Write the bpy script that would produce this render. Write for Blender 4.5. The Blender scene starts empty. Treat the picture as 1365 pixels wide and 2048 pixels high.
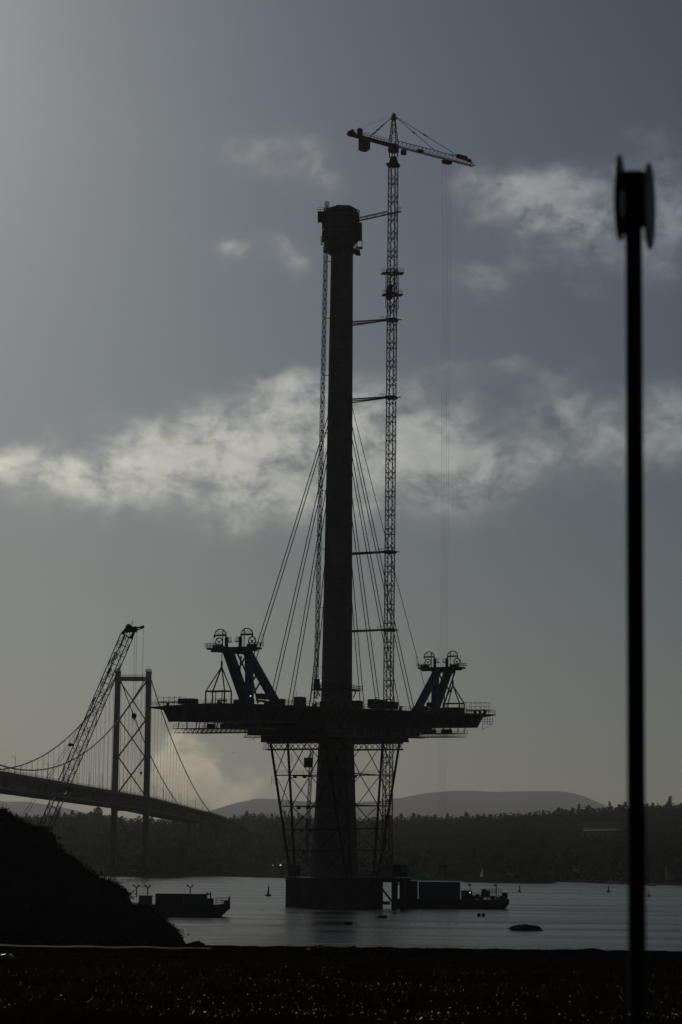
import bpy, bmesh, math, random
from math import sin, cos, pi, radians, sqrt, atan2, hypot
from mathutils import Vector, Matrix, noise

random.seed(11)
sc = bpy.context.scene
COL = sc.collection
V = Vector

# ------------------------------------------------------------------ camera
F = 5000.0                       # focal length in photo pixels (photo 1365 x 2048)
CX, CY = 682.5, 1024.0
CAMZ = 14.0
PITCH, ROLL = math.atan(697.0 / F), 0.0118
cam_d = bpy.data.cameras.new('camera')
cam = bpy.data.objects.new('camera', cam_d); COL.objects.link(cam)
CAM_M = Matrix.Rotation(pi / 2 + PITCH, 4, 'X') @ Matrix.Rotation(ROLL, 4, 'Z')
cam.matrix_world = Matrix.Translation((0, 0, CAMZ)) @ CAM_M
cam_d.sensor_fit = 'VERTICAL'; cam_d.sensor_height = 36.0; cam_d.sensor_width = 24.0
cam_d.lens = 36.0 * F / 2048.0
cam_d.clip_start = 0.5; cam_d.clip_end = 60000
cam_d.dof.use_dof = True; cam_d.dof.focus_distance = 790.0; cam_d.dof.aperture_fstop = 2.7
sc.camera = cam

def ray(px, py):
    return CAM_M.to_3x3() @ V(((px - CX) / F, -(py - CY) / F, -1.0))
def at(px, py, D):
    d = ray(px, py); return V((0, 0, CAMZ)) + d * (D / d.y)
def at_z(px, py, z):
    d = ray(px, py); return V((0, 0, CAMZ)) + d * ((z - CAMZ) / d.z)

# ------------------------------------------------------------------ light and sky
SUN_AZ, SUN_EL = radians(-13.5), radians(19.0)          # in front, to the left, above the frame
SUN_DIR = V((sin(SUN_AZ) * cos(SUN_EL), cos(SUN_AZ) * cos(SUN_EL), sin(SUN_EL)))
sun_d = bpy.data.lights.new('sun', 'SUN'); sun_d.energy = 3.0; sun_d.angle = radians(0.5); sun_d.color = (1.0, 0.93, 0.82)
sun = bpy.data.objects.new('sun', sun_d); COL.objects.link(sun)
sun.rotation_euler = (-SUN_DIR).to_track_quat('-Z', 'Y').to_euler(); sun.location = SUN_DIR * 400

sc.view_settings.view_transform = 'Standard'; sc.view_settings.look = 'None'
sc.view_settings.gamma = 1.0
EXPOSURE = -2.9
sc.view_settings.exposure = EXPOSURE

world = bpy.data.worlds.new('World'); sc.world = world; world.use_nodes = True
def build_world():
    nt = world.node_tree; N = nt.nodes; L = nt.links
    for n in list(N): N.remove(n)
    def node(t, **k):
        n = N.new(t)
        for a, b in k.items(): setattr(n, a, b)
        return n
    def setin(n, i, v):
        if v is None: return
        if isinstance(v, bpy.types.NodeSocket): L.new(v, n.inputs[i])
        else: n.inputs[i].default_value = v
    def m(op, a, b=None, c=None, clamp=False):
        n = node('ShaderNodeMath', operation=op, use_clamp=clamp)
        setin(n, 0, a); setin(n, 1, b); setin(n, 2, c); return n.outputs[0]
    def vm(op, a, b=None):
        n = node('ShaderNodeVectorMath', operation=op); setin(n, 0, a); setin(n, 1, b); return n
    def mix(f, a, b, typ='MIX'):
        n = node('ShaderNodeMixRGB', blend_type=typ); setin(n, 0, f); setin(n, 1, a); setin(n, 2, b); return n.outputs[0]
    def sstep(x, lo, hi, a=0.0, b=1.0):
        n = node('ShaderNodeMapRange', interpolation_type='SMOOTHSTEP'); setin(n, 0, x)
        n.inputs[1].default_value = lo; n.inputs[2].default_value = hi; n.inputs[3].default_value = a; n.inputs[4].default_value = b
        return n.outputs[0]
    sky = node('ShaderNodeTexSky', sky_type='NISHITA', sun_disc=False, sun_elevation=SUN_EL, sun_rotation=SUN_AZ,
               altitude=10, air_density=1.0, dust_density=1.4, ozone_density=1.0)
    tc = node('ShaderNodeTexCoord')
    d = vm('NORMALIZE', tc.outputs['Generated']).outputs[0]
    sx = node('ShaderNodeSeparateXYZ'); L.new(d, sx.inputs[0])
    az = m('MULTIPLY', m('ARCTAN2', sx.outputs[0], sx.outputs[1]), 57.29578)
    el = m('MULTIPLY', m('ARCSINE', sx.outputs[2]), 57.29578)
    # thin high veil, brighter round the sun
    dt = vm('DOT_PRODUCT', d, tuple(SUN_DIR)).outputs['Value']
    ang = m('MULTIPLY', m('ARCCOSINE', dt), 57.29578)
    glow = m('POWER', 2.71828, m('MULTIPLY', ang, -1 / 4.2))
    wide = m('POWER', 2.71828, m('MULTIPLY', ang, -1 / 55.0))
    low = m('POWER', 2.71828, m('MULTIPLY', m('MAXIMUM', el, 0.0), -1 / 6.5))
    # tangent coordinates in degrees
    cv = node('ShaderNodeCombineXYZ'); setin(cv, 0, az); setin(cv, 1, el); p = cv.outputs[0]
    def fbm(scale, detail, rough, stretch=(1, 1, 1), off=(0, 0, 0), dist=0.0):
        mp = node('ShaderNodeMapping'); L.new(p, mp.inputs[0]); mp.inputs['Scale'].default_value = stretch; mp.inputs['Location'].default_value = off
        n = node('ShaderNodeTexNoise'); L.new(mp.outputs[0], n.inputs['Vector'])
        n.inputs['Scale'].default_value = scale; n.inputs['Detail'].default_value = detail
        n.inputs['Roughness'].default_value = rough; n.inputs['Distortion'].default_value = dist
        return n.outputs['Fac']
    veil_n = fbm(0.16, 4, 0.55, (0.6, 1.4, 1), (3, 1, 0), 0.3)
    veil = m('ADD', m('MULTIPLY', wide, VEIL_WIDE), m('MULTIPLY', glow, VEIL_GLOW))
    veil = m('ADD', veil, m('MULTIPLY', m('MULTIPLY', low, wide), VEIL_LOW))
    veil = m('MULTIPLY', veil, m('MULTIPLY_ADD', veil_n, 0.30, 0.85))
    vcol = mix(low, (0.86, 0.97, 1.08, 1), (0.95, 1.0, 1.03, 1))
    vcol = mix(m('MINIMUM', m('MULTIPLY', glow, 8.0), 0.85), vcol, (1.02, 1.0, 0.94, 1))
    tint = mix(sstep(ang, 30.0, 85.0), SKY_TINT + (1,), (0.36, 0.33, 0.29, 1))      # unseen sky away from the sun tinted warmer and dimmer for neutral fill
    base = mix(1.0, mix(1.0, sky.outputs[0], tint, 'MULTIPLY'), mix(1.0, vcol, veil, 'MULTIPLY'), 'ADD')
    # clouds: soft lumps of vapour at their own bearings (azimuth, elevation, half sizes in degrees, weight)
    def warp(c, k, sc_, off):
        f = fbm(sc_, 3, 0.6, (1, 1, 1), off); return m('ADD', c, m('MULTIPLY', m('SUBTRACT', f, 0.5), k))
    wa = warp(az, 2.2, 0.55, (9, 2, 0)); we = warp(el, 1.5, 0.6, (1, 7, 3))
    total = None
    for (bx, by, hx, hy, w) in CLOUDS:
        a_ = m('MULTIPLY', m('SUBTRACT', wa, (bx - 682) / 87.27), 87.27 / hx)
        e_ = m('MULTIPLY', m('SUBTRACT', we, (1721 - by) / 87.27), 87.27 / hy)
        e_ = m('ADD', m('MULTIPLY', m('MAXIMUM', e_, 0.0), 1.5), m('MULTIPLY', m('MINIMUM', e_, 0.0), 0.85))
        r2 = m('MULTIPLY_ADD', a_, a_, m('MULTIPLY', e_, e_))
        g = m('MULTIPLY', m('POWER', 2.71828, m('MULTIPLY', r2, -1.0)), w)
        total = g if total is None else m('ADD', total, g)
    # elsewhere in the sky, scattered cumulus
    far_ = sstep(m('ABSOLUTE', az), 10.0, 16.0)
    gen = m('MULTIPLY', sstep(fbm(0.11, 6, 0.55, (1, 1.9, 1), (5, 5, 1)), 0.5, 0.72), m('MULTIPLY', far_, 0.8))
    total = m('ADD', total, gen)
    n1 = fbm(0.85, 9, 0.60, (0.9, 1.15, 1), (2, 4, 0), 0.5)
    n2 = fbm(2.6, 7, 0.62, (0.85, 1.15, 1), (7, 1, 2), 0.3)
    n3 = fbm(7.5, 5, 0.6, (0.6, 1.3, 1), (1, 8, 4), 0.2)
    tex = m('ADD', m('ADD', m('MULTIPLY', m('SUBTRACT', n1, 0.5), 2.1), m('MULTIPLY', m('SUBTRACT', n2, 0.5), 0.8)), m('MULTIPLY', m('SUBTRACT', n3, 0.5), 0.28))
    dens = m('MULTIPLY', total, m('ADD', 0.56, tex))
    dens = sstep(dens, -0.05, 1.34)
    lit = fbm(1.5, 8, 0.64, (0.8, 1.3, 1), (2.2, 3.6, 0), 0.4)
    cb = m('MULTIPLY', m('MULTIPLY_ADD', lit, 2.4, CLOUD_B), m('MULTIPLY_ADD', low, -0.56, 1.06))
    ccol = mix(1.0, mix(1.0, base, cb, 'MULTIPLY'), mix(low, (1.20, 1.03, 0.84, 1), (1.06, 1.0, 0.98, 1)), 'MULTIPLY')
    col = mix(m('MULTIPLY', dens, 0.92), base, ccol)
    bg = node('ShaderNodeBackground'); L.new(col, bg.inputs[0]); bg.inputs[1].default_value = 0.1
    out = node('ShaderNodeOutputWorld'); L.new(bg.outputs[0], out.inputs[0])
SKY_TINT = (0.345, 0.465, 0.665)
VEIL_WIDE, VEIL_GLOW, VEIL_LOW, CLOUD_B = 0.25, 29.0, 6.2, 1.85
CLOUDS = [  # bearing and height written in photo pixels, half widths likewise
    (560, 885, 227, 98, 1.4), (380, 905, 162, 80, 1.04), (650, 800, 151, 71, 1.04), (840, 870, 140, 109, 1.22), (960, 930, 119, 80, 0.98), (560, 770, 65, 30, 0.61),
    (60, 935, 184, 57, 1.16), (230, 975, 151, 63, 0.67), (520, 1010, 140, 55, 0.61), (880, 745, 59, 32, 0.61), (1010, 740, 49, 21, 0.43), (1105, 748, 49, 21, 0.49),
    (1140, 805, 103, 44, 0.92), (1200, 885, 162, 69, 0.92), (1350, 830, 86, 80, 1.1), (1070, 940, 65, 34, 0.43),
    (1090, 400, 95, 84, 1.38), (1180, 440, 95, 72, 1.15), (1000, 385, 81, 39, 0.73), (1335, 410, 81, 126, 1.16), (960, 540, 81, 39, 0.61), (1190, 575, 54, 16, 0.37), (1290, 290, 76, 25, 0.37),
    (490, 305, 72, 42, 0.62), (595, 320, 62, 52, 0.58), (645, 360, 50, 34, 0.45), (425, 325, 40, 18, 0.3), (440, 508, 42, 28, 0.85), (565, 512, 42, 36, 0.85),
    (368, 1535, 62, 58, 1.9), (440, 1562, 85, 50, 1.5), (370, 1535, 92, 57, 0.98), (475, 1565, 108, 41, 0.79), (180, 1550, 162, 34, 0.3), (1215, 1560, 97, 21, 0.37), (700, 1010, 173, 46, 0.3),
]
build_world()

sc.render.engine = 'CYCLES'
sc.cycles.use_denoising = True
sc.cycles.max_bounces = 5; sc.cycles.diffuse_bounces = 2; sc.cycles.glossy_bounces = 3; sc.cycles.volume_bounces = 0
sc.cycles.transparent_max_bounces = 8
sc.cycles.sample_clamp_indirect = 4.0

# ------------------------------------------------------------------ materials
def mat(name, c, rough=0.7, metal=0.0, c2=None, scale=1.0, bump=0.0, spec=0.5, stretch=None, joints=None):
    M = bpy.data.materials.new(name); M.use_nodes = True
    nt = M.node_tree; N = nt.nodes; L = nt.links; b = N['Principled BSDF']
    b.inputs['Base Color'].default_value = (*c, 1); b.inputs['Roughness'].default_value = rough
    b.inputs['Metallic'].default_value = metal; b.inputs['Specular IOR Level'].default_value = spec
    tc = N.new('ShaderNodeTexCoord'); mp = N.new('ShaderNodeMapping'); L.new(tc.outputs['Object'], mp.inputs[0])
    if stretch: mp.inputs['Scale'].default_value = stretch
    n = N.new('ShaderNodeTexNoise'); L.new(mp.outputs[0], n.inputs['Vector']); n.inputs['Scale'].default_value = scale
    n.inputs['Detail'].default_value = 8; n.inputs['Roughness'].default_value = 0.62
    r = N.new('ShaderNodeValToRGB'); L.new(n.outputs['Fac'], r.inputs[0])
    cc2 = c2 or tuple(x * 0.55 for x in c)
    r.color_ramp.elements[0].position = 0.36; r.color_ramp.elements[1].position = 0.66
    r.color_ramp.elements[0].color = (*cc2, 1); r.color_ramp.elements[1].color = (*c, 1)
    col = r.outputs[0]
    if joints:      # horizontal pour joints of the concrete
        s = N.new('ShaderNodeSeparateXYZ'); L.new(tc.outputs['Object'], s.inputs[0])
        w = N.new('ShaderNodeMath'); w.operation = 'MULTIPLY'; L.new(s.outputs[2], w.inputs[0]); w.inputs[1].default_value = 1 / joints
        f = N.new('ShaderNodeMath'); f.operation = 'FRACT'; L.new(w.outputs[0], f.inputs[0])
        g = N.new('ShaderNodeMath'); g.operation = 'LESS_THAN'; L.new(f.outputs[0], g.inputs[0]); g.inputs[1].default_value = 0.035
        mx = N.new('ShaderNodeMixRGB'); L.new(g.outputs[0], mx.inputs[0]); L.new(col, mx.inputs[1]); mx.inputs[2].default_value = (*[x * 0.4 for x in c], 1)
        col = mx.outputs[0]
    L.new(col, b.inputs['Base Color'])
    if bump:
        bp = N.new('ShaderNodeBump'); bp.inputs['Strength'].default_value = bump; L.new(n.outputs['Fac'], bp.inputs['Height']); L.new(bp.outputs[0], b.inputs['Normal'])
    return M
M = {}
M['concrete'] = mat('weathered_concrete', (0.26, 0.25, 0.23), 0.85, c2=(0.17, 0.165, 0.155), scale=0.25, bump=0.15, stretch=(1, 1, 0.25), joints=4.0)
M['caisson'] = mat('stained_caisson_steel', (0.09, 0.085, 0.08), 0.75, c2=(0.035, 0.03, 0.028), scale=0.3, stretch=(1, 1, 0.3))
M['weathering'] = mat('dark_bridge_steel', (0.075, 0.073, 0.07), 0.6, c2=(0.04, 0.04, 0.04), scale=0.3)
M['crane_red'] = mat('rusty_orange_crane_paint', (0.30, 0.085, 0.03), 0.5, c2=(0.14, 0.04, 0.02), scale=0.8)
M['crane_orange'] = mat('orange_trolley_paint', (0.60, 0.16, 0.05), 0.45, c2=(0.4, 0.1, 0.03), scale=0.8)
M['grey_steel'] = mat('galvanised_steel', (0.16, 0.16, 0.155), 0.5, 0.2, scale=1.0)
M['dark_steel'] = mat('dark_site_steel', (0.05, 0.05, 0.052), 0.55, scale=0.8)
M['red_steel'] = mat('red_oxide_steel', (0.17, 0.045, 0.03), 0.65, c2=(0.08, 0.025, 0.02), scale=0.6)
M['trestle'] = mat('dark_trestle_steel', (0.065, 0.032, 0.027), 0.6, c2=(0.035, 0.02, 0.018), scale=0.6)
M['blue'] = mat('deep_blue_gantry_paint', (0.028, 0.105, 0.29), 0.5, c2=(0.02, 0.075, 0.21), scale=0.5)
M['blue_box'] = mat('blue_container_paint', (0.08, 0.14, 0.22), 0.55, c2=(0.05, 0.09, 0.14), scale=0.5, stretch=(6, 6, 0.2))
M['grey_box'] = mat('grey_cabin_paint', (0.20, 0.20, 0.19), 0.6, c2=(0.12, 0.12, 0.12), scale=0.5)
M['teal_panel'] = mat('grey_green_shutter_board', (0.10, 0.125, 0.12), 0.7, c2=(0.06, 0.075, 0.075), scale=0.4, stretch=(1, 1, 0.4))
M['hull'] = mat('black_hull_paint', (0.03, 0.033, 0.038), 0.6, c2=(0.05, 0.035, 0.03), scale=0.3)
M['bridge_grey'] = mat('grey_bridge_paint', (0.07, 0.075, 0.08), 0.6, c2=(0.055, 0.058, 0.062), scale=0.05)
M['cable'] = mat('stay_cable_sheath', (0.10, 0.10, 0.10), 0.5, scale=0.2)
M['rope'] = mat('wire_rope', (0.10, 0.10, 0.10), 0.5, 0.3, scale=1)
M['green_net'] = mat('green_debris_netting', (0.01, 0.42, 0.22), 0.8, c2=(0.008, 0.25, 0.14), scale=1.5)
def translucent_mat(name, c, w=0.6):
    t = mat(name, c, 0.8, c2=tuple(x * .6 for x in c), scale=1.5); nt = t.node_tree; b = nt.nodes['Principled BSDF']; o = [n for n in nt.nodes if n.type == 'OUTPUT_MATERIAL'][0]
    tr = nt.nodes.new('ShaderNodeBsdfTranslucent'); tr.inputs[0].default_value = (*c, 1); mx = nt.nodes.new('ShaderNodeMixShader'); mx.inputs[0].default_value = w
    nt.links.new(b.outputs[0], mx.inputs[1]); nt.links.new(tr.outputs[0], mx.inputs[2]); nt.links.new(mx.outputs[0], o.inputs[0]); return t
M['green_net'] = translucent_mat('green_debris_net', (0.012, 0.40, 0.25), 0.4)
M['film'] = translucent_mat('milky_crop_film', (0.75, 0.72, 0.64), 0.75)
M['sail'] = translucent_mat('white_sailcloth', (0.85, 0.85, 0.82), 0.6)
def lamp_mat():
    t = bpy.data.materials.new('lit_lamp'); t.use_nodes = True; b = t.node_tree.nodes['Principled BSDF']; b.inputs['Emission Color'].default_value = (1, .93, .8, 1); b.inputs['Emission Strength'].default_value = 7.0; return t
M['lit'] = lamp_mat()
M['boom_glint'] = mat('glinting_boom_steel', (0.30, 0.30, 0.28), 0.28, 0.3, scale=1.0)  # paler, glossier copy of the boom steel, added for sun glints
M['white'] = mat('white_paint', (0.8, 0.8, 0.77), 0.5, c2=(0.65, 0.65, 0.62), scale=0.5)
M['slate'] = mat('slate_roof', (0.07, 0.07, 0.075), 0.6, scale=0.4)
M['buoy_red'] = mat('faded_red_float', (0.45, 0.05, 0.03), 0.5, c2=(0.3, 0.03, 0.02), scale=2)
M['buoy_dark'] = mat('dark_navigation_buoy', (0.05, 0.045, 0.045), 0.6, scale=2)
M['rock'] = mat('wet_rock', (0.045, 0.042, 0.036), 0.7, c2=(0.02, 0.019, 0.017), scale=0.8, bump=0.5)
M['weed_rock'] = mat('weed_covered_rock', (0.045, 0.045, 0.02), 0.7, c2=(0.018, 0.018, 0.01), scale=0.9, bump=0.5)
M['stone'] = mat('pale_stone', (0.34, 0.33, 0.30), 0.35, c2=(0.2, 0.2, 0.18), scale=1.5, bump=0.4)
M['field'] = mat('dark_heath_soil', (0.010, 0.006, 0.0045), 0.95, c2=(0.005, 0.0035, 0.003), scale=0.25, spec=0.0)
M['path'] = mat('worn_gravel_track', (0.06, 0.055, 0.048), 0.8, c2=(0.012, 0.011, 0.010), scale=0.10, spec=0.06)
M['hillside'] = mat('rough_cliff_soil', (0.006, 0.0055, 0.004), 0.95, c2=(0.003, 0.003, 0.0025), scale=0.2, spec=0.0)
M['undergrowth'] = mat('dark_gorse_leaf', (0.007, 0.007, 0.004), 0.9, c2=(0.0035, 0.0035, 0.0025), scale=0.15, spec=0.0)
M['far_land'] = mat('far_farmland', (0.070, 0.060, 0.030), 0.95, c2=(0.020, 0.024, 0.013), scale=0.006, spec=0.0, stretch=(1, 1, 4))
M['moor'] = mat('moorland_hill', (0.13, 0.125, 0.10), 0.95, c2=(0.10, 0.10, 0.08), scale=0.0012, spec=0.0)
M['wood'] = mat('far_woodland_leaf', (0.055, 0.046, 0.020), 0.9, c2=(0.018, 0.022, 0.011), scale=0.009, spec=0.0)
M['wood_brown'] = mat('autumn_leaf', (0.07, 0.045, 0.018), 0.9, c2=(0.04, 0.03, 0.014), scale=0.05, spec=0.0)
M['bark'] = mat('tree_bark', (0.05, 0.04, 0.03), 0.9, scale=0.5)
M['sign_blue'] = mat('blue_grey_sign_plate', (0.09, 0.15, 0.25), 0.45, c2=(0.075, 0.125, 0.21), scale=2)
M['sign_grey'] = mat('grey_sign_back', (0.19, 0.22, 0.25), 0.45, c2=(0.15, 0.17, 0.19), scale=2)
M['pole'] = mat('black_pole_paint', (0.022, 0.021, 0.020), 0.55, c2=(0.015, 0.014, 0.013), scale=3)
M['bracket'] = mat('brown_black_bracket_steel', (0.03, 0.022, 0.015), 0.6, c2=(0.02, 0.015, 0.01), scale=3)
M['hivis'] = mat('yellow_green_jacket', (0.45, 0.6, 0.05), 0.7, scale=3)
M['skin'] = mat('workwear_dark', (0.06, 0.06, 0.08), 0.8, scale=3)
M['gull'] = mat('gull_plumage', (0.25, 0.25, 0.25), 0.7, scale=3)
M['glass'] = mat('wet_polycarbonate_roof', (0.7, 0.66, 0.58), 0.18, c2=(0.5, 0.46, 0.40), scale=0.3, spec=1.0)

def water_mat():
    W = bpy.data.materials.new('firth_water'); W.use_nodes = True
    nt = W.node_tree; N = nt.nodes; L = nt.links; b = N['Principled BSDF']
    b.inputs['Base Color'].default_value = (0.010, 0.016, 0.020, 1); b.inputs['IOR'].default_value = 1.333
    g = N.new('ShaderNodeNewGeometry')
    def nz(scale, stretch, detail, off=(0, 0, 0)):
        mp = N.new('ShaderNodeMapping'); L.new(g.outputs['Position'], mp.inputs[0]); mp.inputs['Scale'].default_value = stretch; mp.inputs['Location'].default_value = off
        n = N.new('ShaderNodeTexNoise'); L.new(mp.outputs[0], n.inputs['Vector']); n.inputs['Scale'].default_value = scale; n.inputs['Detail'].default_value = detail
        n.inputs['Roughness'].default_value = 0.6
        return n.outputs['Fac']
    bands = nz(0.016, (0.28, 1.8, 1), 9)          # wind lanes on the water
    rr = N.new('ShaderNodeMapRange'); L.new(bands, rr.inputs[0]); rr.inputs[1].default_value = 0.36; rr.inputs[2].default_value = 0.64
    rr.inputs[3].default_value = 0.09; rr.inputs[4].default_value = 0.30
    L.new(rr.outputs[0], b.inputs['Roughness'])
    w1 = nz(0.55, (0.24, 1, 1), 8); w2 = nz(0.06, (0.18, 1.3, 1), 3, (40, 3, 0))
    ad = N.new('ShaderNodeMath'); ad.operation = 'MULTIPLY_ADD'; L.new(w2, ad.inputs[0]); ad.inputs[1].default_value = 1.2; L.new(w1, ad.inputs[2])
    st = N.new('ShaderNodeMapRange'); L.new(bands, st.inputs[0]); st.inputs[1].default_value = 0.35; st.inputs[2].default_value = 0.65
    st.inputs[3].default_value = 0.20; st.inputs[4].default_value = 0.75
    bp = N.new('ShaderNodeBump'); bp.inputs['Distance'].default_value = 1.0; L.new(st.outputs[0], bp.inputs['Strength']); L.new(ad.outputs[0], bp.inputs['Height']); L.new(bp.outputs[0], b.inputs['Normal'])
    return W
M['water'] = water_mat()
def grass_mat():
    G = mat('dry_russet_grass', (0.10, 0.060, 0.038), 0.8, c2=(0.03, 0.018, 0.012), scale=0.6, spec=0.0)
    nt = G.node_tree; b = nt.nodes['Principled BSDF']; o = [n for n in nt.nodes if n.type == 'OUTPUT_MATERIAL'][0]      # dry leaves let a little of the low sun through
    tr = nt.nodes.new('ShaderNodeBsdfTranslucent'); nt.links.new(nt.nodes['Color Ramp'].outputs[0], tr.inputs[0]); mx = nt.nodes.new('ShaderNodeMixShader'); mx.inputs[0].default_value = 0.17
    nt.links.new(b.outputs[0], mx.inputs[1]); nt.links.new(tr.outputs[0], mx.inputs[2]); nt.links.new(mx.outputs[0], o.inputs[0])
    return G
M['grass'] = grass_mat()
M['wet_leaf'] = mat('wet_leaf_tip', (0.03, 0.022, 0.014), 0.42, c2=(0.02, 0.015, 0.01), scale=2, spec=0.3)

# ------------------------------------------------------------------ mesh builder
class MB:
    def __init__(s): s.v = []; s.f = []
    def add(s, vs, fs):
        o = len(s.v); s.v += [tuple(p) for p in vs]; s.f += [tuple(i + o for i in f) for f in fs]; return s
    def frame(s, p, q, up=None):
        d = (q - p); l = d.length or 1e-6; d = d / l
        u = V(up) if up is not None else (V((0, 0, 1)) if abs(d.z) < 0.95 else V((1, 0, 0)))
        x = d.cross(u)
        if x.length < 1e-5: x = d.cross(V((0.3, 1, 0)))
        x.normalize(); y = x.cross(d); return d, x, y
    def bar(s, p, q, w, h=None, up=None, w2=None, h2=None):
        p = V(p); q = V(q); h = w if h is None else h; w2 = w if w2 is None else w2; h2 = h if h2 is None else h2
        d, x, y = s.frame(p, q, up); vs = []
        for c, a, b in ((p, w, h), (q, w2, h2)):
            for i, j in ((-1, -1), (1, -1), (1, 1), (-1, 1)): vs.append(c + x * (i * a / 2) + y * (j * b / 2))
        return s.add(vs, [(3, 2, 1, 0), (4, 5, 6, 7), (0, 1, 5, 4), (1, 2, 6, 5), (2, 3, 7, 6), (3, 0, 4, 7)])
    def box(s, c, size, ang=0.0):
        c = V(c); hx, hy, hz = [k / 2 for k in size]; ca, sa = cos(ang), sin(ang); vs = []
        for k in (-1, 1):
            for i, j in ((-1, -1), (1, -1), (1, 1), (-1, 1)):
                X, Y = i * hx, j * hy; vs.append(c + V((X * ca - Y * sa, X * sa + Y * ca, k * hz)))
        return s.add(vs, [(3, 2, 1, 0), (4, 5, 6, 7), (0, 1, 5, 4), (1, 2, 6, 5), (2, 3, 7, 6), (3, 0, 4, 7)])
    def tube(s, p, q, r, n=8, r2=None, caps=True):
        p = V(p); q = V(q); r2 = r if r2 is None else r2; d, x, y = s.frame(p, q); vs = []
        for c, rr in ((p, r), (q, r2)):
            for i in range(n): a = 2 * pi * i / n; vs.append(c + x * cos(a) * rr + y * sin(a) * rr)
        fs = [(i, (i + 1) % n, n + (i + 1) % n, n + i) for i in range(n)]
        if caps: fs += [tuple(reversed(range(n))), tuple(range(n, 2 * n))]
        return s.add(vs, fs)
    def path(s, pts, r, n=6):
        pts = [V(p) for p in pts]; vs = []; m_ = len(pts)
        for i, p in enumerate(pts):
            d, x, y = s.frame(pts[max(i - 1, 0)], pts[min(i + 1, m_ - 1)])
            for k in range(n): a = 2 * pi * k / n; vs.append(p + x * cos(a) * r + y * sin(a) * r)
        fs = [(i * n + k, i * n + (k + 1) % n, (i + 1) * n + (k + 1) % n, (i + 1) * n + k) for i in range(m_ - 1) for k in range(n)]
        fs += [tuple(reversed(range(n))), tuple((m_ - 1) * n + k for k in range(n))]
        return s.add(vs, fs)
    def loft(s, rings, caps=True):
        n = len(rings[0]); vs = [p for r in rings for p in r]
        fs = [(i * n + k, i * n + (k + 1) % n, (i + 1) * n + (k + 1) % n, (i + 1) * n + k) for i in range(len(rings) - 1) for k in range(n)]
        if caps: fs += [tuple(reversed(range(n))), tuple((len(rings) - 1) * n + k for k in range(n))]
        return s.add(vs, fs)
    def rail(s, pts, h=1.1, r=0.035, step=1.6, bars=2):
        for p, q in zip(pts[:-1], pts[1:]):
            p = V(p); q = V(q); up = V((0, 0, h)); n = max(1, int((q - p).length / step))
            for k in range(1, bars + 1): s.bar(p + up * k / bars, q + up * k / bars, r * 2)
            for i in range(n + 1): b = p.lerp(q, i / n); s.bar(b, b + up, r * 2)
        return s
    def lattice(s, p, q, w, bay, leg, br, ang=0.0, w2=None, up=None, double=False, sides=4):
        p = V(p); q = V(q); d, x, y = s.frame(p, q, up); w2 = w if w2 is None else w2
        n = max(1, round((q - p).length / bay))
        if sides == 4: cs = [(-1, -1), (1, -1), (1, 1), (-1, 1)]
        else: cs = [(-1, -0.58), (1, -0.58), (0, 1.15)]
        ca, sa = cos(ang), sin(ang); m_ = len(cs)
        def pt(t, k):
            c = p.lerp(q, t); ww = (w + (w2 - w) * t) / 2; i, j = cs[k % m_]; a, b = i * ca - j * sa, i * sa + j * ca
            return c + x * (a * ww) + y * (b * ww)
        for k in range(m_): s.bar(pt(0, k), pt(1, k), leg)
        for b in range(n + 1):
            for k in range(m_):
                s.bar(pt(b / n, k), pt(b / n, k + 1), br)
                if double and b < n: s.bar(pt((b + 0.3) / n, k), pt((b + 0.3) / n, k + 1), br)
        for b in range(n):
            for k in range(m_):
                if double:
                    m1 = (b + 0.3) / n; m2 = (b + 0.65) / n; e = (b + 1) / n
                    s.bar(pt(b / n, k), pt(m1, k + 1), br * 0.8)
                    s.bar(pt(m1, k), pt(m2, k + 1), br * 0.8); s.bar(pt(m2, k + 1), pt(e, k), br * 0.8)
                elif (b + k) % 2: s.bar(pt(b / n, k), pt((b + 1) / n, k + 1), br * 0.85)
                else: s.bar(pt(b / n, k + 1), pt((b + 1) / n, k), br * 0.85)
        return s
    def blob(s, c, r, seed=0, sub=2, amp=0.3, freq=1.3, flat=None):
        bm = bmesh.new(); bmesh.ops.create_icosphere(bm, subdivisions=sub, radius=1.0); c = V(c); vs = []
        for v in bm.verts:
            k = 1 + amp * noise.fractal(v.co * freq + V((seed * 7.3, seed * 1.7, 3.1)), 0.8, 2.1, 4)
            p = V((v.co.x * r[0] * k, v.co.y * r[1] * k, v.co.z * r[2] * k))
            if flat is not None and p.z < flat: p.z = flat
            vs.append(c + p)
        bm.verts.index_update(); fs = [tuple(v.index for v in f.verts) for f in bm.faces]; bm.free()
        return s.add(vs, fs)
    def build(s, name, m, parent=None, origin=None, smooth=False):
        o_ = V(origin) if origin is not None else (V(wloc(parent)) if parent is not None else V((0, 0, 0)))
        me = bpy.data.meshes.new(name); me.from_pydata([(v[0] - o_.x, v[1] - o_.y, v[2] - o_.z) for v in s.v], [], s.f)
        me.materials.append(m); me.update()
        if smooth: me.polygons.foreach_set('use_smooth', [True] * len(me.polygons))
        ob = bpy.data.objects.new(name, me); COL.objects.link(ob)
        if parent is not None: ob.parent = parent
        elif origin is not None: ob.location = o_
        ORIG[ob.name] = o_
        return ob
ORIG = {}
def wloc(o): return ORIG[o.name]
def tag(o, label=None, cat=None, group=None, kind=None):
    if label: o['label'] = label
    if cat: o['category'] = cat
    if group: o['group'] = group
    if kind: o['kind'] = kind
    return o
def thing(name, loc, label, cat, group=None):
    o = bpy.data.objects.new(name, None); COL.objects.link(o); o.location = loc; o.empty_display_size = 1; ORIG[o.name] = V(loc)
    return tag(o, label, cat, group)
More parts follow.
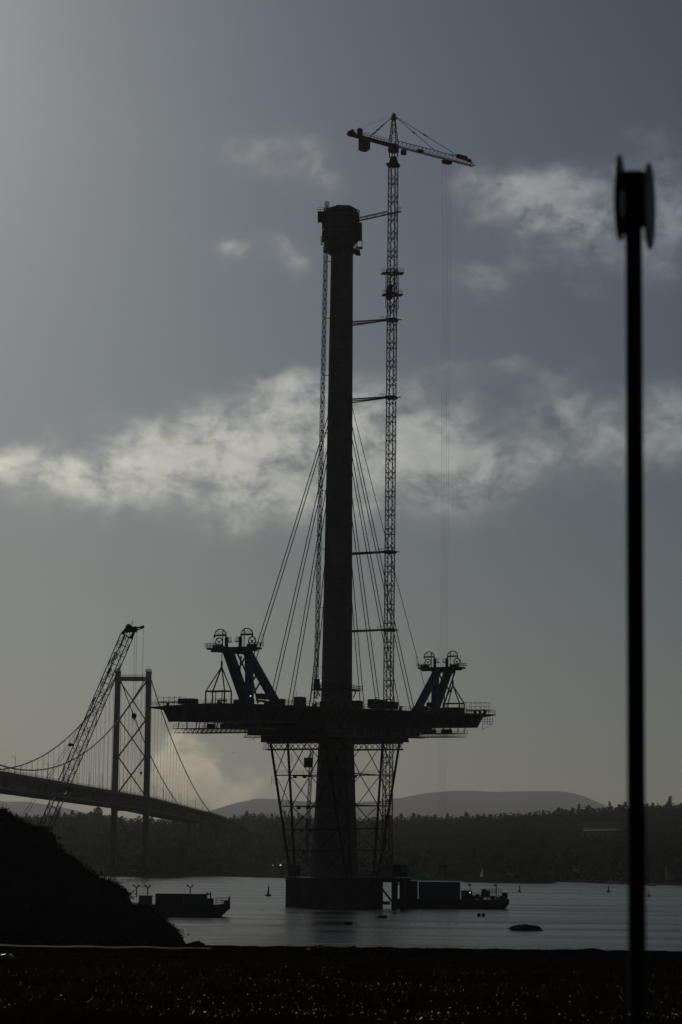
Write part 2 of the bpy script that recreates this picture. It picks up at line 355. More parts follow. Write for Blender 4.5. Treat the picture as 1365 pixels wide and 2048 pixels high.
def copy_tree(o, loc=None, label=None, parent=None, rz=None, scale=None):
    c = o.copy(); COL.objects.link(c); ORIG[c.name] = V(loc) if loc is not None else ORIG[o.name]
    if parent is not None: c.parent = parent
    if loc is not None: c.location = loc
    if label: c['label'] = label
    if rz is not None: c.rotation_euler[2] = rz
    if scale is not None: c.scale = scale
    for ch in list(o.children): copy_tree(ch, parent=c)
    return c
def heightfield(name, xs, ys, fn, m, kind='structure', smooth=True):
    vs = []; nx = len(xs)
    for y in ys:
        for x in xs: vs.append(fn(x, y))
    fs = [(j * nx + i, j * nx + i + 1, (j + 1) * nx + i + 1, (j + 1) * nx + i) for j in range(len(ys) - 1) for i in range(nx - 1)]
    b = MB(); b.v = [tuple(v) for v in vs]; b.f = fs
    o = b.build(name, m, smooth=smooth); o['kind'] = kind; return o
def interp(tab, x):
    if x <= tab[0][0]: return tab[0][1]
    for (a, b), (c, d) in zip(tab[:-1], tab[1:]):
        if x <= c: return b + (d - b) * (x - a) / (c - a)
    return tab[-1][1]
def lin(a, b, n): return [a + (b - a) * i / (n - 1) for i in range(n)]

# ------------------------------------------------------------------ water and land
b = MB(); xs = [-6000, -2500, -900, -300, 0, 300, 900, 2500, 6000]; ys = [-600, 200, 500, 900, 1500, 2400, 3600]
heightfield('water', xs, ys, lambda x, y: (x, y, 0.0), M['water'], smooth=False)

def shore_D(x): return interp([(-80, 252), (-10, 250), (8, 238), (20, 230), (34, 222), (80, 212)], x)
def field_z(x, y):
    sd = shore_D(x); e = 14.0 - 0.0336 * sd
    bump = 0.35 * noise.noise(V((x * 0.08, y * 0.05, 0))) + 0.12 * noise.noise(V((x * 0.5, y * 0.3, 2)))
    if y <= sd:
        z = interp([(-60, 12.9), (10, 12.3), (40, 11.3), (80, 9.0), (160, 7.1), (sd - 14, e - 0.5), (sd - 4, e - 0.05), (sd, e)], y)
        return z + bump * min(1, max(0.0, (sd - y) / 30.0)) * 0.8 + (0.10 * noise.noise(V((x * 0.35, 0, 9))) if y > sd - 8 else 0)
    return max(-1.5, e - (y - sd) * 0.30 + 0.5 * noise.noise(V((x * 0.2, y * 0.2, 5))))
ys = lin(-60, 40, 12) + lin(46, 200, 60) + lin(203, 290, 70)
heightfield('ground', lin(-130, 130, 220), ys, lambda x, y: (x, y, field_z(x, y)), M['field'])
# worn track along the crest, on the left half
b = MB(); L_ = []; R_ = []
for i in range(120):
    x = -62 + i * 0.42; y0 = shore_D(x) - 6.2 + 0.5 * noise.noise(V((x * 0.1, 4, 0)))
    w = 0.9 + 0.7 * noise.noise(V((x * 0.25, 1, 0)))
    L_.append((x, y0 + w, field_z(x, y0 + w) + 0.05)); R_.append((x, y0 - w, field_z(x, y0 - w) + 0.05))
n = len(L_); b.add(L_ + R_, [(i + n, i + 1 + n, i + 1, i) for i in range(n - 1)])
pt = b.build('path', M['path'], smooth=True); pt['kind'] = 'structure'

# grass over the field (one mass)
b = MB(); rnd = random.Random(5); vs = b.v; fs = b.f
def blade(x, y, z, h, w, a, lean, la):
    dx, dy = cos(a) * w / 2, sin(a) * w / 2; lx, ly = cos(la) * lean * h, sin(la) * lean * h
    o = len(vs); vs.extend([(x - dx, y - dy, z - 0.05), (x + dx, y + dy, z - 0.05), (x + dx * .7 + lx * .35, y + dy * .7 + ly * .35, z + h * .6),
                            (x - dx * .7 + lx * .35, y - dy * .7 + ly * .35, z + h * .6), (x + lx, y + ly, z + h)])
    fs.extend([(o, o + 1, o + 2, o + 3), (o + 3, o + 2, o + 4)])
count = 0
while count < 80000:
    D = 38 * (246 / 38) ** rnd.random(); x = (rnd.random() - 0.5) * 2 * 0.165 * D
    if D > shore_D(x) - 9 - 3 * noise.noise(V((x * .2, 0, 0))) and (x < -16 or D > shore_D(x) - .5): continue
    cl = noise.noise(V((x * 0.35, D * 0.12, 7))) + 0.5 * noise.noise(V((x * 1.3, D * 0.5, 1)))
    if cl < -0.25 and rnd.random() < 0.75: continue
    h = (0.16 + 0.22 * rnd.random()) * (1 + 0.6 * cl) * (1.15 - D / 420); w = (0.016 + 0.018 * rnd.random()) * (0.7 + D / 140)
    blade(x, D, field_z(x, D), h, w, rnd.random() * pi, 0.15 + 0.5 * rnd.random(), rnd.random() * 2 * pi); count += 1
g = b.build('grass', M['grass']); g['kind'] = 'stuff'
# wet bent leaf tips in the same mass of grass: flat slips that catch the sun
nb_ = len(g.data.polygons); wet = MB()
for _ in range(15000):
    D = 43 * (160 / 43) ** (rnd.random() ** 1.1); x = (rnd.random() - 0.5) * 2 * 0.16 * D; z = field_z(x, D) + 0.08 + 0.24 * rnd.random()
    nn_ = V((rnd.gauss(-.35, .35), rnd.gauss(-.05, .35), 1)).normalized(); t1 = nn_.cross(V((cos(_), sin(_), 0))).normalized(); t2 = nn_.cross(t1)
    l_, w_ = .012 + .024 * rnd.random(), .007 + .008 * rnd.random(); c = V((x, D, z))
    wet.add([c - t1 * l_, c + t2 * w_, c + t1 * l_, c - t2 * w_], [(0, 1, 2, 3)])
wet = wet.build('grass_wet', M['wet_leaf'])
bm = bmesh.new(); bm.from_mesh(g.data); bm.from_mesh(wet.data); bm.faces.ensure_lookup_table()
g.data.materials.append(M['wet_leaf'])
for f in bm.faces[nb_:]: f.material_index = 1
bm.to_mesh(g.data); bm.free(); bpy.data.objects.remove(wet)

# boulders and stones at the edge of the field
def boulder(px, py, D, r, label, m='rock', seed=1):
    p = at(px, py, D); p.z = field_z(p.x, p.y) if D < 300 else p.z
    o = MB().blob(p + V((0, 0, r[2] * 0.45)), r, seed, 3, 0.45).build('boulder', M[m], origin=p); tag(o, label, 'boulder')
boulder(706, 1882, 236, (0.5, 0.45, 0.36), 'dark rounded boulder on the shore edge below the pylon', seed=3)
boulder(390, 1885, 246, (0.8, 0.6, 0.35), 'low dark boulder beside the foot of the black headland', seed=4)
boulder(640, 1884, 240, (0.36, 0.3, 0.2), 'small pale stone glinting on the crest of the field', 'stone', 5)
boulder(618, 1886, 238, (0.24, 0.2, 0.15), 'smallest pale stone left of the glinting stone on the crest', 'stone', 6)
boulder(16, 1926, 190, (0.62, 0.5, 0.26), 'flat pale stone lying in the grass at the left edge', 'stone', 7)
boulder(4, 1916, 196, (0.3, 0.3, 0.2), 'small pale stone behind the flat stone at the left edge', 'stone', 8)
boulder(208, 2019, 75, (0.22, 0.15, 0.07), 'flat pale stone among the grass near the bottom edge', 'stone', 9)

# black headland on the left
SIL = [(-400, 1570), (-120, 1588), (0, 1618), (28, 1634), (60, 1652), (98, 1660), (112, 1682), (140, 1712), (165, 1735), (190, 1753), (215, 1762), (240, 1772), (256, 1788), (262, 1808), (298, 1815), (330, 1838), (350, 1857), (363, 1870), (372, 1888), (380, 1903)]
HD = 380.0
def head_prof():
    out = []
    for px, py in SIL: p = at(px, py, HD); out.append((p.x, p.z))
    return out
HP = head_prof()
def head_z(x, y):
    H = interp(HP, x) if x < HP[-1][0] else HP[-1][1] - (x - HP[-1][0]) * 2.0
    nn_ = 0.9 * noise.fractal(V((x * 0.09, y * 0.09, 4)), 0.9, 2.0, 5)
    lowland = H < 15
    if y < HD:
        k = min(1.0, max(0.0, (y - 262) / (HD - 262))); z = -1.0 + (H + 1.0) * (k ** 0.75)
    else:
        back = 34 if x > -50 else 230
        if x < -58: z = H + (15.6 - H) * min(1, (y - HD) / 60.0); z = (z if y < 538 else z - (y - 538) * 0.6) - max(0.0, x + 62.0) * 1.2
        else: z = H - (y - HD) * (0.45 if x > -52 else 0.25)
    return max(-1.5, z + nn_ * (0.35 if abs(y - HD) < 6 else 1.0))
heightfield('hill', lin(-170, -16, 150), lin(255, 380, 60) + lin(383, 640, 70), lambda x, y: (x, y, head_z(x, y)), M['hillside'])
b = MB(); rnd = random.Random(9); vs = b.v; fs = b.f
def tuft(c, r, n_, rnd, vs, fs, size, asp=.45):
    for _ in range(n_):
        d = V((rnd.gauss(0, 1), rnd.gauss(0, 1), rnd.gauss(0, 1))); d.normalize(); p = c + V((d.x * r[0], d.y * r[1], abs(d.z) * r[2])) * (rnd.random() ** 0.4)
        a = V((rnd.gauss(0, 1), rnd.gauss(0, 1), rnd.gauss(0, 1))).normalized(); e = a.cross(V((0.2, 0.5, 1))).normalized(); s_ = size * (0.6 + 0.8 * rnd.random())
        o = len(vs); vs.extend([tuple(p - a * s_), tuple(p + e * s_ * asp), tuple(p + a * s_), tuple(p - e * s_ * asp)]); fs.append((o, o + 1, o + 2, o + 3))
for _ in range(5200):
    y = 290 + 110 * rnd.random(); x = -92 + 72 * rnd.random(); z = head_z(x, y)
    if z < 0.6: continue
    big = rnd.random() ** 3
    tuft(V((x, y, z - 0.1)), (0.5 + big, 0.5 + big, 0.35 + 0.9 * big), 12, rnd, vs, fs, 0.20 + 0.1 * big)
for _ in range(1500):      # along the crest
    x = -92 + 68 * rnd.random(); y = HD - 4 + 8 * rnd.random(); z = head_z(x, y); big = rnd.random() ** 2.5
    k = 0.4 + 0.6 * min(1, max(0, (z - 3) / 8))
    tuft(V((x, y, z - 0.15)), (0.5 + .7 * big, 0.5, (0.3 + 1.3 * big) * k), 14, rnd, vs, fs, 0.17)
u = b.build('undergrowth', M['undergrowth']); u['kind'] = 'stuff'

# far shore, wooded hills
SHORE = [(-700, 1748), (-100, 1750), (200, 1752), (300, 1756), (366, 1756), (374, 1752), (450, 1753), (560, 1756), (700, 1759), (930, 1762), (1020, 1766), (1096, 1768), (1112, 1763), (1250, 1768), (1365, 1771), (1900, 1780)]
RIDGE = [(-700, 1655), (-300, 1645), (0, 1642), (120, 1640), (190, 1636), (240, 1646), (330, 1650), (450, 1641), (540, 1638), (600, 1644), (700, 1648), (800, 1644), (900, 1644), (1000, 1638), (1100, 1634), (1200, 1625), (1300, 1619), (1365, 1619), (1900, 1605)]
DR = 3500.0
def far_pt(px, q):
    ys_ = interp(SHORE, px); s = at_z(px, ys_, 0.0); Ds = s.y; R = at(px, interp(RIDGE, px), DR)
    if q <= 1:
        D = Ds + (DR - Ds) * q; x = (s.x / s.y) * D * (1 - q) + (R.x / R.y) * D * q
        z = -0.5 + (R.z + 0.5) * (0.10 * min(1, q * 9) + 0.9 * q ** 1.05) + 5 * q * (1 - q) * 4 * noise.noise(V((x * 0.004, D * 0.006, 1))) * 1.0
    else:
        D = DR + (q - 1) * 2600; x = (R.x / R.y) * D; z = R.z * max(0.35, 1 - (q - 1) * 0.9)
    return (x, D, z)
pxs = lin(-700, 1900, 180); qs = lin(0, 1, 40) + [1.04, 1.15, 1.4, 1.8, 2.2]
heightfield('hills', pxs, qs, lambda p, q: far_pt(p, q), M['far_land'])
# plain between, and the distant moorland range
MT = [(-700, 1618), (-200, 1610), (0, 1602), (60, 1604), (120, 1613), (180, 1628), (300, 1640), (380, 1632), (430, 1619), (470, 1606), (515, 1597), (560, 1598), (610, 1603), (700, 1606), (760, 1602), (800, 1596), (840, 1588), (880, 1583), (930, 1581), (1000, 1584), (1060, 1582), (1110, 1582), (1150, 1586), (1185, 1599), (1215, 1613), (1260, 1624), (1365, 1636), (1900, 1640)]
DM = 24000.0
def mt_pt(px, q):
    R = at(px, interp(MT, px) + 1.2 * noise.noise(V((px * 0.03, 0, 0))), DM); D = 5200 + (DM - 5200) * min(q, 1) if q <= 1 else DM + (q - 1) * 1500
    x = R.x / R.y * D; hz = 20 + (R.z - 20) * (q ** 2.2 if q <= 1 else max(0.0, 1 - (q - 1) * 0.6))
    return (x, D, hz)
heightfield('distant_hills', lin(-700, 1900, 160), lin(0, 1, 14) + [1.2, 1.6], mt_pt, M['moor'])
# wood on the slopes: one mass
b = MB(); rnd = random.Random(21); vs = b.v; fs = b.f
def wooded(px, q):
    if px > 640: return 0.95 - 0.25 * (0.15 < q < 0.3)
    if q > 0.9: return 0.9
    return 0.38 + 0.5 * noise.noise(V((px * 0.012, q * 5, 2)))
for _ in range(9000):
    px = -250 + 1850 * rnd.random(); q = rnd.random() ** 0.9
    if rnd.random() > wooded(px, q): continue
    if 1150 < px < 1245 and .38 < q < .74: continue
    x, D, z = far_pt(px, q * 0.985 + 0.005); h = 5 + 7 * rnd.random()
    tuft(V((x, D, z)), (5.5 + 3 * rnd.random(), 5, h), 30, rnd, vs, fs, 1.25, .9)
w = b.build('woodland', M['wood']); w['kind'] = 'stuff'
# skyline trees, each of its own
def tree_proto(name, h, rw, label, m, conical=False, seed=0, gaps=0.0):
    t = thing(name, (0, 0, -50), label, 'tree', 'trees along the far skyline'); r = random.Random(seed)
    o0 = V((0, 0, -50)); tr = MB(); tr.tube(o0 - V((0, 0, 2)), o0 + V((0, 0, h * 0.7)), h * 0.028, 6, h * 0.01)
    for k in range(5):
        a = r.random() * 6.28; z0 = h * (0.3 + 0.35 * r.random()); tr.tube(o0 + V((0, 0, z0)), o0 + V((cos(a) * rw * .7, sin(a) * rw * .7, z0 + h * 0.2)), h * 0.012, 5, h * 0.005)
    tr.build('trunk', M['bark'], t)
    c = MB()
    if conical:
        for k in range(26):
            f = k / 25; tuft(o0 + V((r.gauss(0, .3), r.gauss(0, .3), h * (0.02 + 0.93 * f))), (rw * (1.05 - f) + .3, rw * (1.05 - f) + .3, h * 0.05), 30, r, c.v, c.f, 0.5, .8)
    else:
        for k in range(20):
            a = r.random() * 6.28; zf = r.random(); rr = rw * (0.75 - 0.5 * zf) * sqrt(r.random()); zz = h * (0.08 + 0.78 * zf)
            tuft(o0 + V((cos(a) * rr, sin(a) * rr, zz)), (rw * .42, rw * .42, h * 0.16), 60, r, c.v, c.f, 0.5, .9)
    c.build('crown', m, t); return t
PROTO = [tree_proto('broadleaf_tree', 15, 6.0, 'broad rounded tree on the far wooded skyline', M['wood'], seed=1),
         tree_proto('broadleaf_tree', 12, 4.6, 'smaller bushy autumn tree on the far skyline', M['wood_brown'], seed=2),
         tree_proto('conifer_tree', 18, 3.4, 'pointed dark conifer standing on the far skyline', M['wood'], True, seed=3),
         tree_proto('broadleaf_tree', 19, 5.5, 'tall narrow crowned tree on the far skyline', M['wood'], seed=4)]
rnd = random.Random(77); used = set(); px = -30.0
while px < 1400:
    dens = 9 if 800 < px else (13 if px > 480 or px < 240 else 20)
    px += dens * (0.5 + rnd.random()); k = rnd.choices([0, 1, 2, 3], [4, 3, .3 if px > 800 else .12, .6])[0]
    x, D, z = far_pt(px, 0.985 + 0.02 * rnd.random()); s_ = 0.42 + 0.5 * rnd.random()
    if k in used: copy_tree(PROTO[k], V((x, D, z)), rz=rnd.random() * 6, scale=(s_, s_, s_ * (0.85 + .3 * rnd.random())))
    else: PROTO[k].location = (x, D, z); PROTO[k].scale = (s_, s_, s_); used.add(k)
for px, py, s_, k, lb in ((197, 1640, 1.25, 0, 'tall round tree standing above the hillside left of the suspension bridge tower'), (1158, 1628, .85, 3, 'tallest tree on the skyline above the long pale roof'),
                      (1340, 1620, 1.05, 3, 'tall tree on the skyline right of the signpost'), (130, 1643, .95, 1, 'bare brown tree beside the lattice boom on the far skyline')):
    x, D, z = far_pt(px, 0.97); copy_tree(PROTO[k], V((x, D, z)), lb, scale=(s_,) * 3)

# ------------------------------------------------------------------ cable-stayed bridge under construction
DT = 770.0
base = at(670.5, 1750, DT); top_ = at(683.5, 520, DT)
PX, PY = (base.x + top_.x) / 2, DT
TH = radians(64.0); A_ = V((cos(TH), sin(TH), 0)); N_ = V((sin(TH), -cos(TH), 0))
ZD0 = at(676, 1417, DT).z; GRAD = 0.040
def P(s, n, z): return V((PX, PY, 0)) + A_ * s + N_ * n + V((0, 0, z))
def zt(s): return ZD0 + GRAD * s
def zpy(py, D=DT, px=680): return at(px, py, D).z
bridge = thing('cable_stayed_bridge', (PX, PY, 0), 'unfinished cable stayed bridge with tall pylon and two balanced deck halves over the water', 'bridge')
# round base
b = MB(); ctop = zpy(1756, DT - 14)
rings = []
for z, r in ((-0.6, 14.6), (ctop - 1.2, 14.6), (ctop - 1.2, 15.0), (ctop, 15.0)):
    rings.append([V((PX + r * cos(2 * pi * k / 48), PY + r * sin(2 * pi * k / 48), z)) for k in range(48)])
b.loft(rings)
for k in range(48):
    a = 2 * pi * k / 48; b.bar(V((PX + 14.65 * cos(a), PY + 14.65 * sin(a), -0.5)), V((PX + 14.65 * cos(a), PY + 14.65 * sin(a), ctop - 1.2)), 0.35)
cais = b.build('caisson', M['caisson'], bridge)
b = MB(); pts = [V((PX + 14.7 * cos(2 * pi * k / 32), PY + 14.7 * sin(2 * pi * k / 32), ctop)) for k in range(33)]; b.rail(pts, 1.2, 0.05, 2.5)
b.build('guard_rail', M['grey_steel'], cais)
b = MB(); b.box(at(589, 1742, 762), (3.8, 2.6, 3.2)); b.box(at(589, 1729.5, 762), (4.1, 2.9, 0.2)); b.build('site_hut', M['dark_steel'], cais)
# tower shaft
b = MB(); rings = []
PROF = [(ctop - 0.2, 15.0), (zpy(1700), 13.7), (zpy(1600), 12.3), (zpy(1490), 11.0), (zpy(1418), 9.9), (zpy(1380), 9.5), (zpy(1100), 8.6), (zpy(800), 7.7), (zpy(520), 7.0), (zpy(485), 6.9)]
PROF = [(z, w * .865) for z, w in PROF]
zz = []
for i in range(61):
    z = PROF[0][0] + (PROF[-1][0] - PROF[0][0]) * i / 60; zz.append(z)
for z in zz:
    w = interp(PROF, z) / 2; c = w * 0.42
    rings.append([P(s, n, z) for s, n in ((-w, -w + c), (-w + c, -w), (w - c, -w), (w, -w + c), (w, w - c), (w - c, w), (-w + c, w), (-w, w - c))])
b.loft(rings); b.build('pylon', M['concrete'], bridge)
b = MB()
rr = random.Random(3)
for k in range(26):
    z = 75 + k * 4.6; w = interp(PROF, z) / 2
    for sgn in (-1, 1):
        if rr.random() < 0.35: b.box(P(rr.uniform(-1, 1), sgn * (w + 0.12), z), (0.5, 0.5, 0.5), TH)
b.build('anchor_bracket', M['dark_steel'], bridge)
# deck halves
SEC = [(-20, -0.75), (-7, -0.2), (0, 0), (7, -0.2), (20, -0.75), (20, -1.05), (15.2, -1.75), (13.4, -5.0), (-13.4, -5.0), (-15.2, -1.75), (-20, -1.05)]
LE = 80.0
b = MB(); rings = []
for s in lin(-LE, LE, 33): rings.append([P(s, n, zt(s) + z) for n, z in SEC])
b.loft(rings)
for s in lin(-LE + 4, LE - 4, 39):     # transverse stiffeners and panel joints on the flanks
    for sg in (-1, 1):
        b.bar(P(s, sg * 15.25, zt(s) - 1.78), P(s, sg * 13.45, zt(s) - 4.95), 0.25, 0.3)
        b.bar(P(s, sg * 15.4, zt(s) - 1.7), P(s, sg * 19.8, zt(s) - 1.05), 0.25, 0.45)
deck = b.build('deck', M['weathering'], bridge)
# end-face frame: diaphragm diagonals and scaffold at each end
for sg in (-1, 1):
    b = MB(); s0 = sg * (LE + 0.15); z0 = zt(s0)
    for i in range(6):
        n0 = -12.5 + i * 4.2; b.bar(P(s0, n0, z0 - 4.8), P(s0, n0 + 2.1, z0 - 0.6), 0.3); b.bar(P(s0, n0 + 2.1, z0 - 0.6), P(s0, n0 + 4.2, z0 - 4.8), 0.3)
    b.bar(P(s0, -13.3, z0 - 4.9), P(s0, 13.3, z0 - 4.9), 0.4); b.build('diaphragm_brace', M['weathering'], deck)
b = MB()
for sg in (-1, 1): b.rail([P(s, sg * 19.7, zt(s) - 0.7) for s in lin(-LE, LE, 41)], 1.25, 0.045, 2.0)
for sg in (-1, 1): b.rail([P(sg * LE, n, zt(sg * LE) - 0.4) for n in lin(-19.5, 19.5, 9)], 1.25, 0.045, 2.0)
b.build('railing', M['grey_steel'], deck)
# stays: two planes of cables
ZA = [zpy(y) for y in (965, 890, 838, 790, 742)]
SL = [18, 31, 44.5, 62, 68]; SR = [18, 31.5, 45, 58, 73]
for sg, SS in ((-1, SL), (1, SR)):
    for k, s in enumerate(SS):
        if sg < 0 and k == 4: continue
        for pl in (-1, 1):
            if k == 4 and pl > 0: continue
            w = interp(PROF, ZA[k]) / 2
            p = P(sg * w * 0.9, pl * .45, ZA[k]); q = P(sg * s, pl * .62 - (.4 if k % 2 else -.3), zt(sg * s)); L0 = (p - q).length
            pts = []
            for i in range(13):
                t = i / 12; pp = p.lerp(q, t); pp.z -= L0 * 0.006 * 4 * t * (1 - t); pts.append(pp)
            MB().path(pts, 0.15 if k < 4 else 0.11, 6).build('stay_cable', M['cable'], bridge)
# walkway ring and lower ring on the shaft above the deck
b = MB(); z0 = zpy(1380); w = interp(PROF, z0) / 2
ring = lambda d: [P(s, n, z0) for s, n in ((-w - d, -w - d), (w + d, -w - d), (w + d, w + d), (-w - d, w + d), (-w - d, -w - d))]
for p, q in zip(ring(0.9)[:-1], ring(0.9)[1:]): b.bar(p, q, 1.9, 0.35)
b.rail(ring(1.7), 1.3, 0.06, 1.4)
rg = ring(0.4)
for p in rg: b.bar(p, p - V((0, 0, 2.2)) + (V((PX, PY, 0)) - V((p.x, p.y, 0))) * 0.15, 0.3)
b.build('shaft_walkway', M['dark_steel'], bridge)

# climbing formwork on the pylon head
zb, zc = zpy(494), zpy(424)
form = thing('climbing_formwork', P(0, 0, zb), 'bulky boarded climbing formwork crowning the top of the concrete pylon', 'formwork')
def octa(r, z, rot=0.13): return [V((PX - .55 + r * cos(2 * pi * (k + .5) / 8 + rot), PY + r * sin(2 * pi * (k + .5) / 8 + rot), z)) for k in range(8)]
b = MB(); R0 = 5.75
b.loft([octa(4.2, zb - 0.6), octa(5.1, zb + 1.2), octa(R0, zb + 2.0), octa(R0 + 0.15, zc - 1.0)], caps=True)
b.build('screen_panel', M['teal_panel'], form)
b = MB()
for k in range(8):
    p = octa(R0 + 0.1, zb + 1.8)[k]; q = octa(R0 + 0.22, zc + 0.3)[k]; b.bar(p, q, 0.4)
    for j in range(1, 4):
        p2 = octa(R0 + 0.06, zb + 2)[k].lerp(octa(R0 + 0.06, zb + 2)[(k + 1) % 8], j / 4); q2 = octa(R0 + 0.2, zc - 0.6)[k].lerp(octa(R0 + 0.2, zc - 0.6)[(k + 1) % 8], j / 4); b.bar(p2, q2, 0.16)
for z in (zb + 2.1, zb + 5.2, zc - 2.4, zc - 0.9):
    o8 = octa(R0 + 0.22, z)
    for k in range(8): b.bar(o8[k], o8[(k + 1) % 8], 0.22, 0.4)
b.build('waling', M['dark_steel'], form)
b = MB(); o8 = octa(R0 - 0.3, zc - 0.8)      # raised inner core and uneven parapet boards
hs = (0.6, 0.2, 0.9, 1.3, 0.9, 1.4, 1.5, 0.4)
for k in range(8):
    p, q = o8[k], o8[(k + 1) % 8]; m_ = (p + q) / 2
    b.bar(V((p.x, p.y, p.z + hs[k] / 2)), V((q.x, q.y, q.z + hs[(k + 1) % 8] / 2)), 0.2, hs[k] + 0.6)
b.loft([octa(4.4, zc - 1.2), octa(4.0, zc + 0.55)]); b.build('parapet_board', M['teal_panel'], form)
b = MB()      # projecting platform on the left
c = at(643.5, 434, 770); b.box(c, (2.4, 4.0, 2.7)); b.rail([c + V((-1.2, -2, 1.3)), c + V((1.2, -2, 1.3))], 1.2, 0.05, .8); b.rail([c + V((-1.2, -2, 1.3)), c + V((-1.2, 2, 1.3))], 1.2, 0.05, .8)
b.build('side_platform', M['red_steel'], form)
b = MB()      # hanging stage on the right
p0 = at(719.5, 447, 769); p1 = at(719.5, 480, 769); b.box((p0 + p1) / 2, (1.6, 2.8, p0.z - p1.z))
pA = at(715, 480, 769); pB = at(724.5, 480, 769); pC = at(724.5, 496, 769); pD = at(714, 496, 769)
for p, q in ((pB, pC), (pC, pD), (pA, pB)): b.bar(p, q, 0.25)
b.box((pC + pD) / 2, (2.0, 2.8, 0.2))
b.build('hanging_stage', M['dark_steel'], form)
b = MB()
p = at(642.5, 472, 769); q = at(642.5, 489, 769); b.bar(p, q, 0.22); b.bar(q, q + V((2.5, 0, 0)), 0.22)
p2 = at(644.5, 472, 770); b.bar(p2, at(644.5, 489, 770), 0.22); b.build('hanging_frame', M['dark_steel'], form)
b = MB(); zl = zpy(503)     # trailing walkway below
o8 = octa(4.9, zl + 0.2)
for k in range(8): b.bar(o8[k], o8[(k + 1) % 8], 1.6, 0.3)
b.loft([octa(3.6, zl - 1.0), octa(4.3, zl + 1.9)])
b.rail(octa(5.6, zl + 0.3) + [octa(5.6, zl + 0.3)[0]], 1.5, 0.06, 1.2)
for k in range(8): b.bar(octa(5.3, zl)[k], octa(5.3, zb + 2)[k], 0.14)
c = at(713, 504, 768); b.box(c, (2.4, 2.4, 0.9)); b.box(c + V((0.6, 0, -.8)), (1.6, 1.6, 0.4))
b.build('trailing_walkway', M['dark_steel'], form)
b = MB(); p = at(690.5, 424, 769); q = at(690.5, 415.5, 769); b.bar(p, q, 0.1); b.blob(q, (0.3, 0.3, 0.4), 1, 1, 0.1); b.build('warning_light', M['dark_steel'], form)

# passenger hoist on the left face
hoist = thing('construction_hoist', P(0, -7.2, zt(0)), 'slender ladder like hoist mast climbing the left face of the pylon', 'hoist')
hb, ht = at(632.0, 1384, DT + 3), at(654.5, 404, DT + 2)
MB().lattice(hb - V((0, 0, 2)), ht, 0.95, 1.5, 0.16, 0.11, ang=0.5).build('mast', M['grey_steel'], hoist)
for k in range(8):
    t = 0.05 + k * 0.118; p = hb.lerp(ht, t); w = interp(PROF, p.z) / 2
    b = MB(); q = V((PX - w * 0.95, PY + 0.8, p.z - 0.1)); b.bar(p, q, 0.13); b.bar(p + V((0, 0, 0.05)), q + V((0, 1.6, 0)), 0.11); b.build('wall_tie', M['grey_steel'], hoist)
b = MB(); c = at(634, 1368, DT + 1); b.box(c, (1.9, 1.8, 3.0)); b.rail([c + V((-1.6, -1.2, -1.4)), c + V((1.2, -1.2, -1.4))], 1.2, 0.06, .7)
b.box(c + V((0, 0, -1.7)), (3.2, 2.8, 0.4)); b.build('hoist_cage', M['dark_steel'], hoist)
b = MB(); b.path([at(640.5, 1260, DT + 1), at(634, 1330, DT + 1), at(627, 1356, DT + 1), at(622, 1404, DT + 1)], 0.08, 5); b.build('supply_cable', M['cable'], hoist)

# tower crane beside the pylon
XC = (at(774.5, 1735, 766).x + at(787, 330, 766).x) / 2; YC = 766.0; zbase = ctop - 0.3
crane = thing('tower_crane', (XC, YC, zbase), 'tall tower crane with rusty lattice mast tied to the right side of the pylon', 'crane')
ZJ = at(787, 291, YC).z; zm = at(787, 332, YC).z
RA = radians(26)
MB().lattice((XC, YC, zbase), (XC, YC, zm), 2.25, 5.9, 0.30, 0.17, ang=RA, double=True).build('mast', M['crane_red'], crane)
b = MB()
for sg, dx in ((-1, 4.6), (1, 4.6), (-1, 0), (1, 0)):
    dd = V((sg * dx, 0, 0)) if dx else V((0, sg * 4.6, 0)); b.bar(V((XC, YC, zbase + 5.5)) + dd * 0.25, V((XC, YC, zbase + 0.2)) + dd, 0.35)
b.box((XC, YC, zbase + 0.3), (6.5, 6.5, 0.6)); b.build('mast_foot', M['crane_red'], crane)
# climbing cage
b = MB(); z1, z2 = zpy(617, YC, 784), zpy(541, YC, 784)
b.lattice((XC, YC, z1), (XC, YC, z2), 2.95, 4.4, 0.22, 0.14, ang=RA)
for py_, ww in ((547, 5.4), (590, 4.9)):
    z = zpy(py_, YC, 784); b.lattice((XC, YC, z - .1), (XC, YC, z + .1), 3.0, 1, 0.3, 0.3, ang=RA)
    for sg in (-1, 1):
        c = V((XC + sg * (1.5 + ww / 4 - .25), YC, z)); b.box(c, (ww / 2 - 1.1, 3.2, 0.25), RA * 0.4)
        b.rail([c + V((-(ww / 4 - .55), -1.5, .1)), c + V((ww / 4 - .55, -1.5, .1)), c + V((ww / 4 - .55, 1.5, .1))], 1.2, 0.045, .6)
b.box((XC - .8, YC, z2 - 7), (0.9, 2.4, 4.5), RA); b.build('climbing_cage', M['crane_red'], crane)
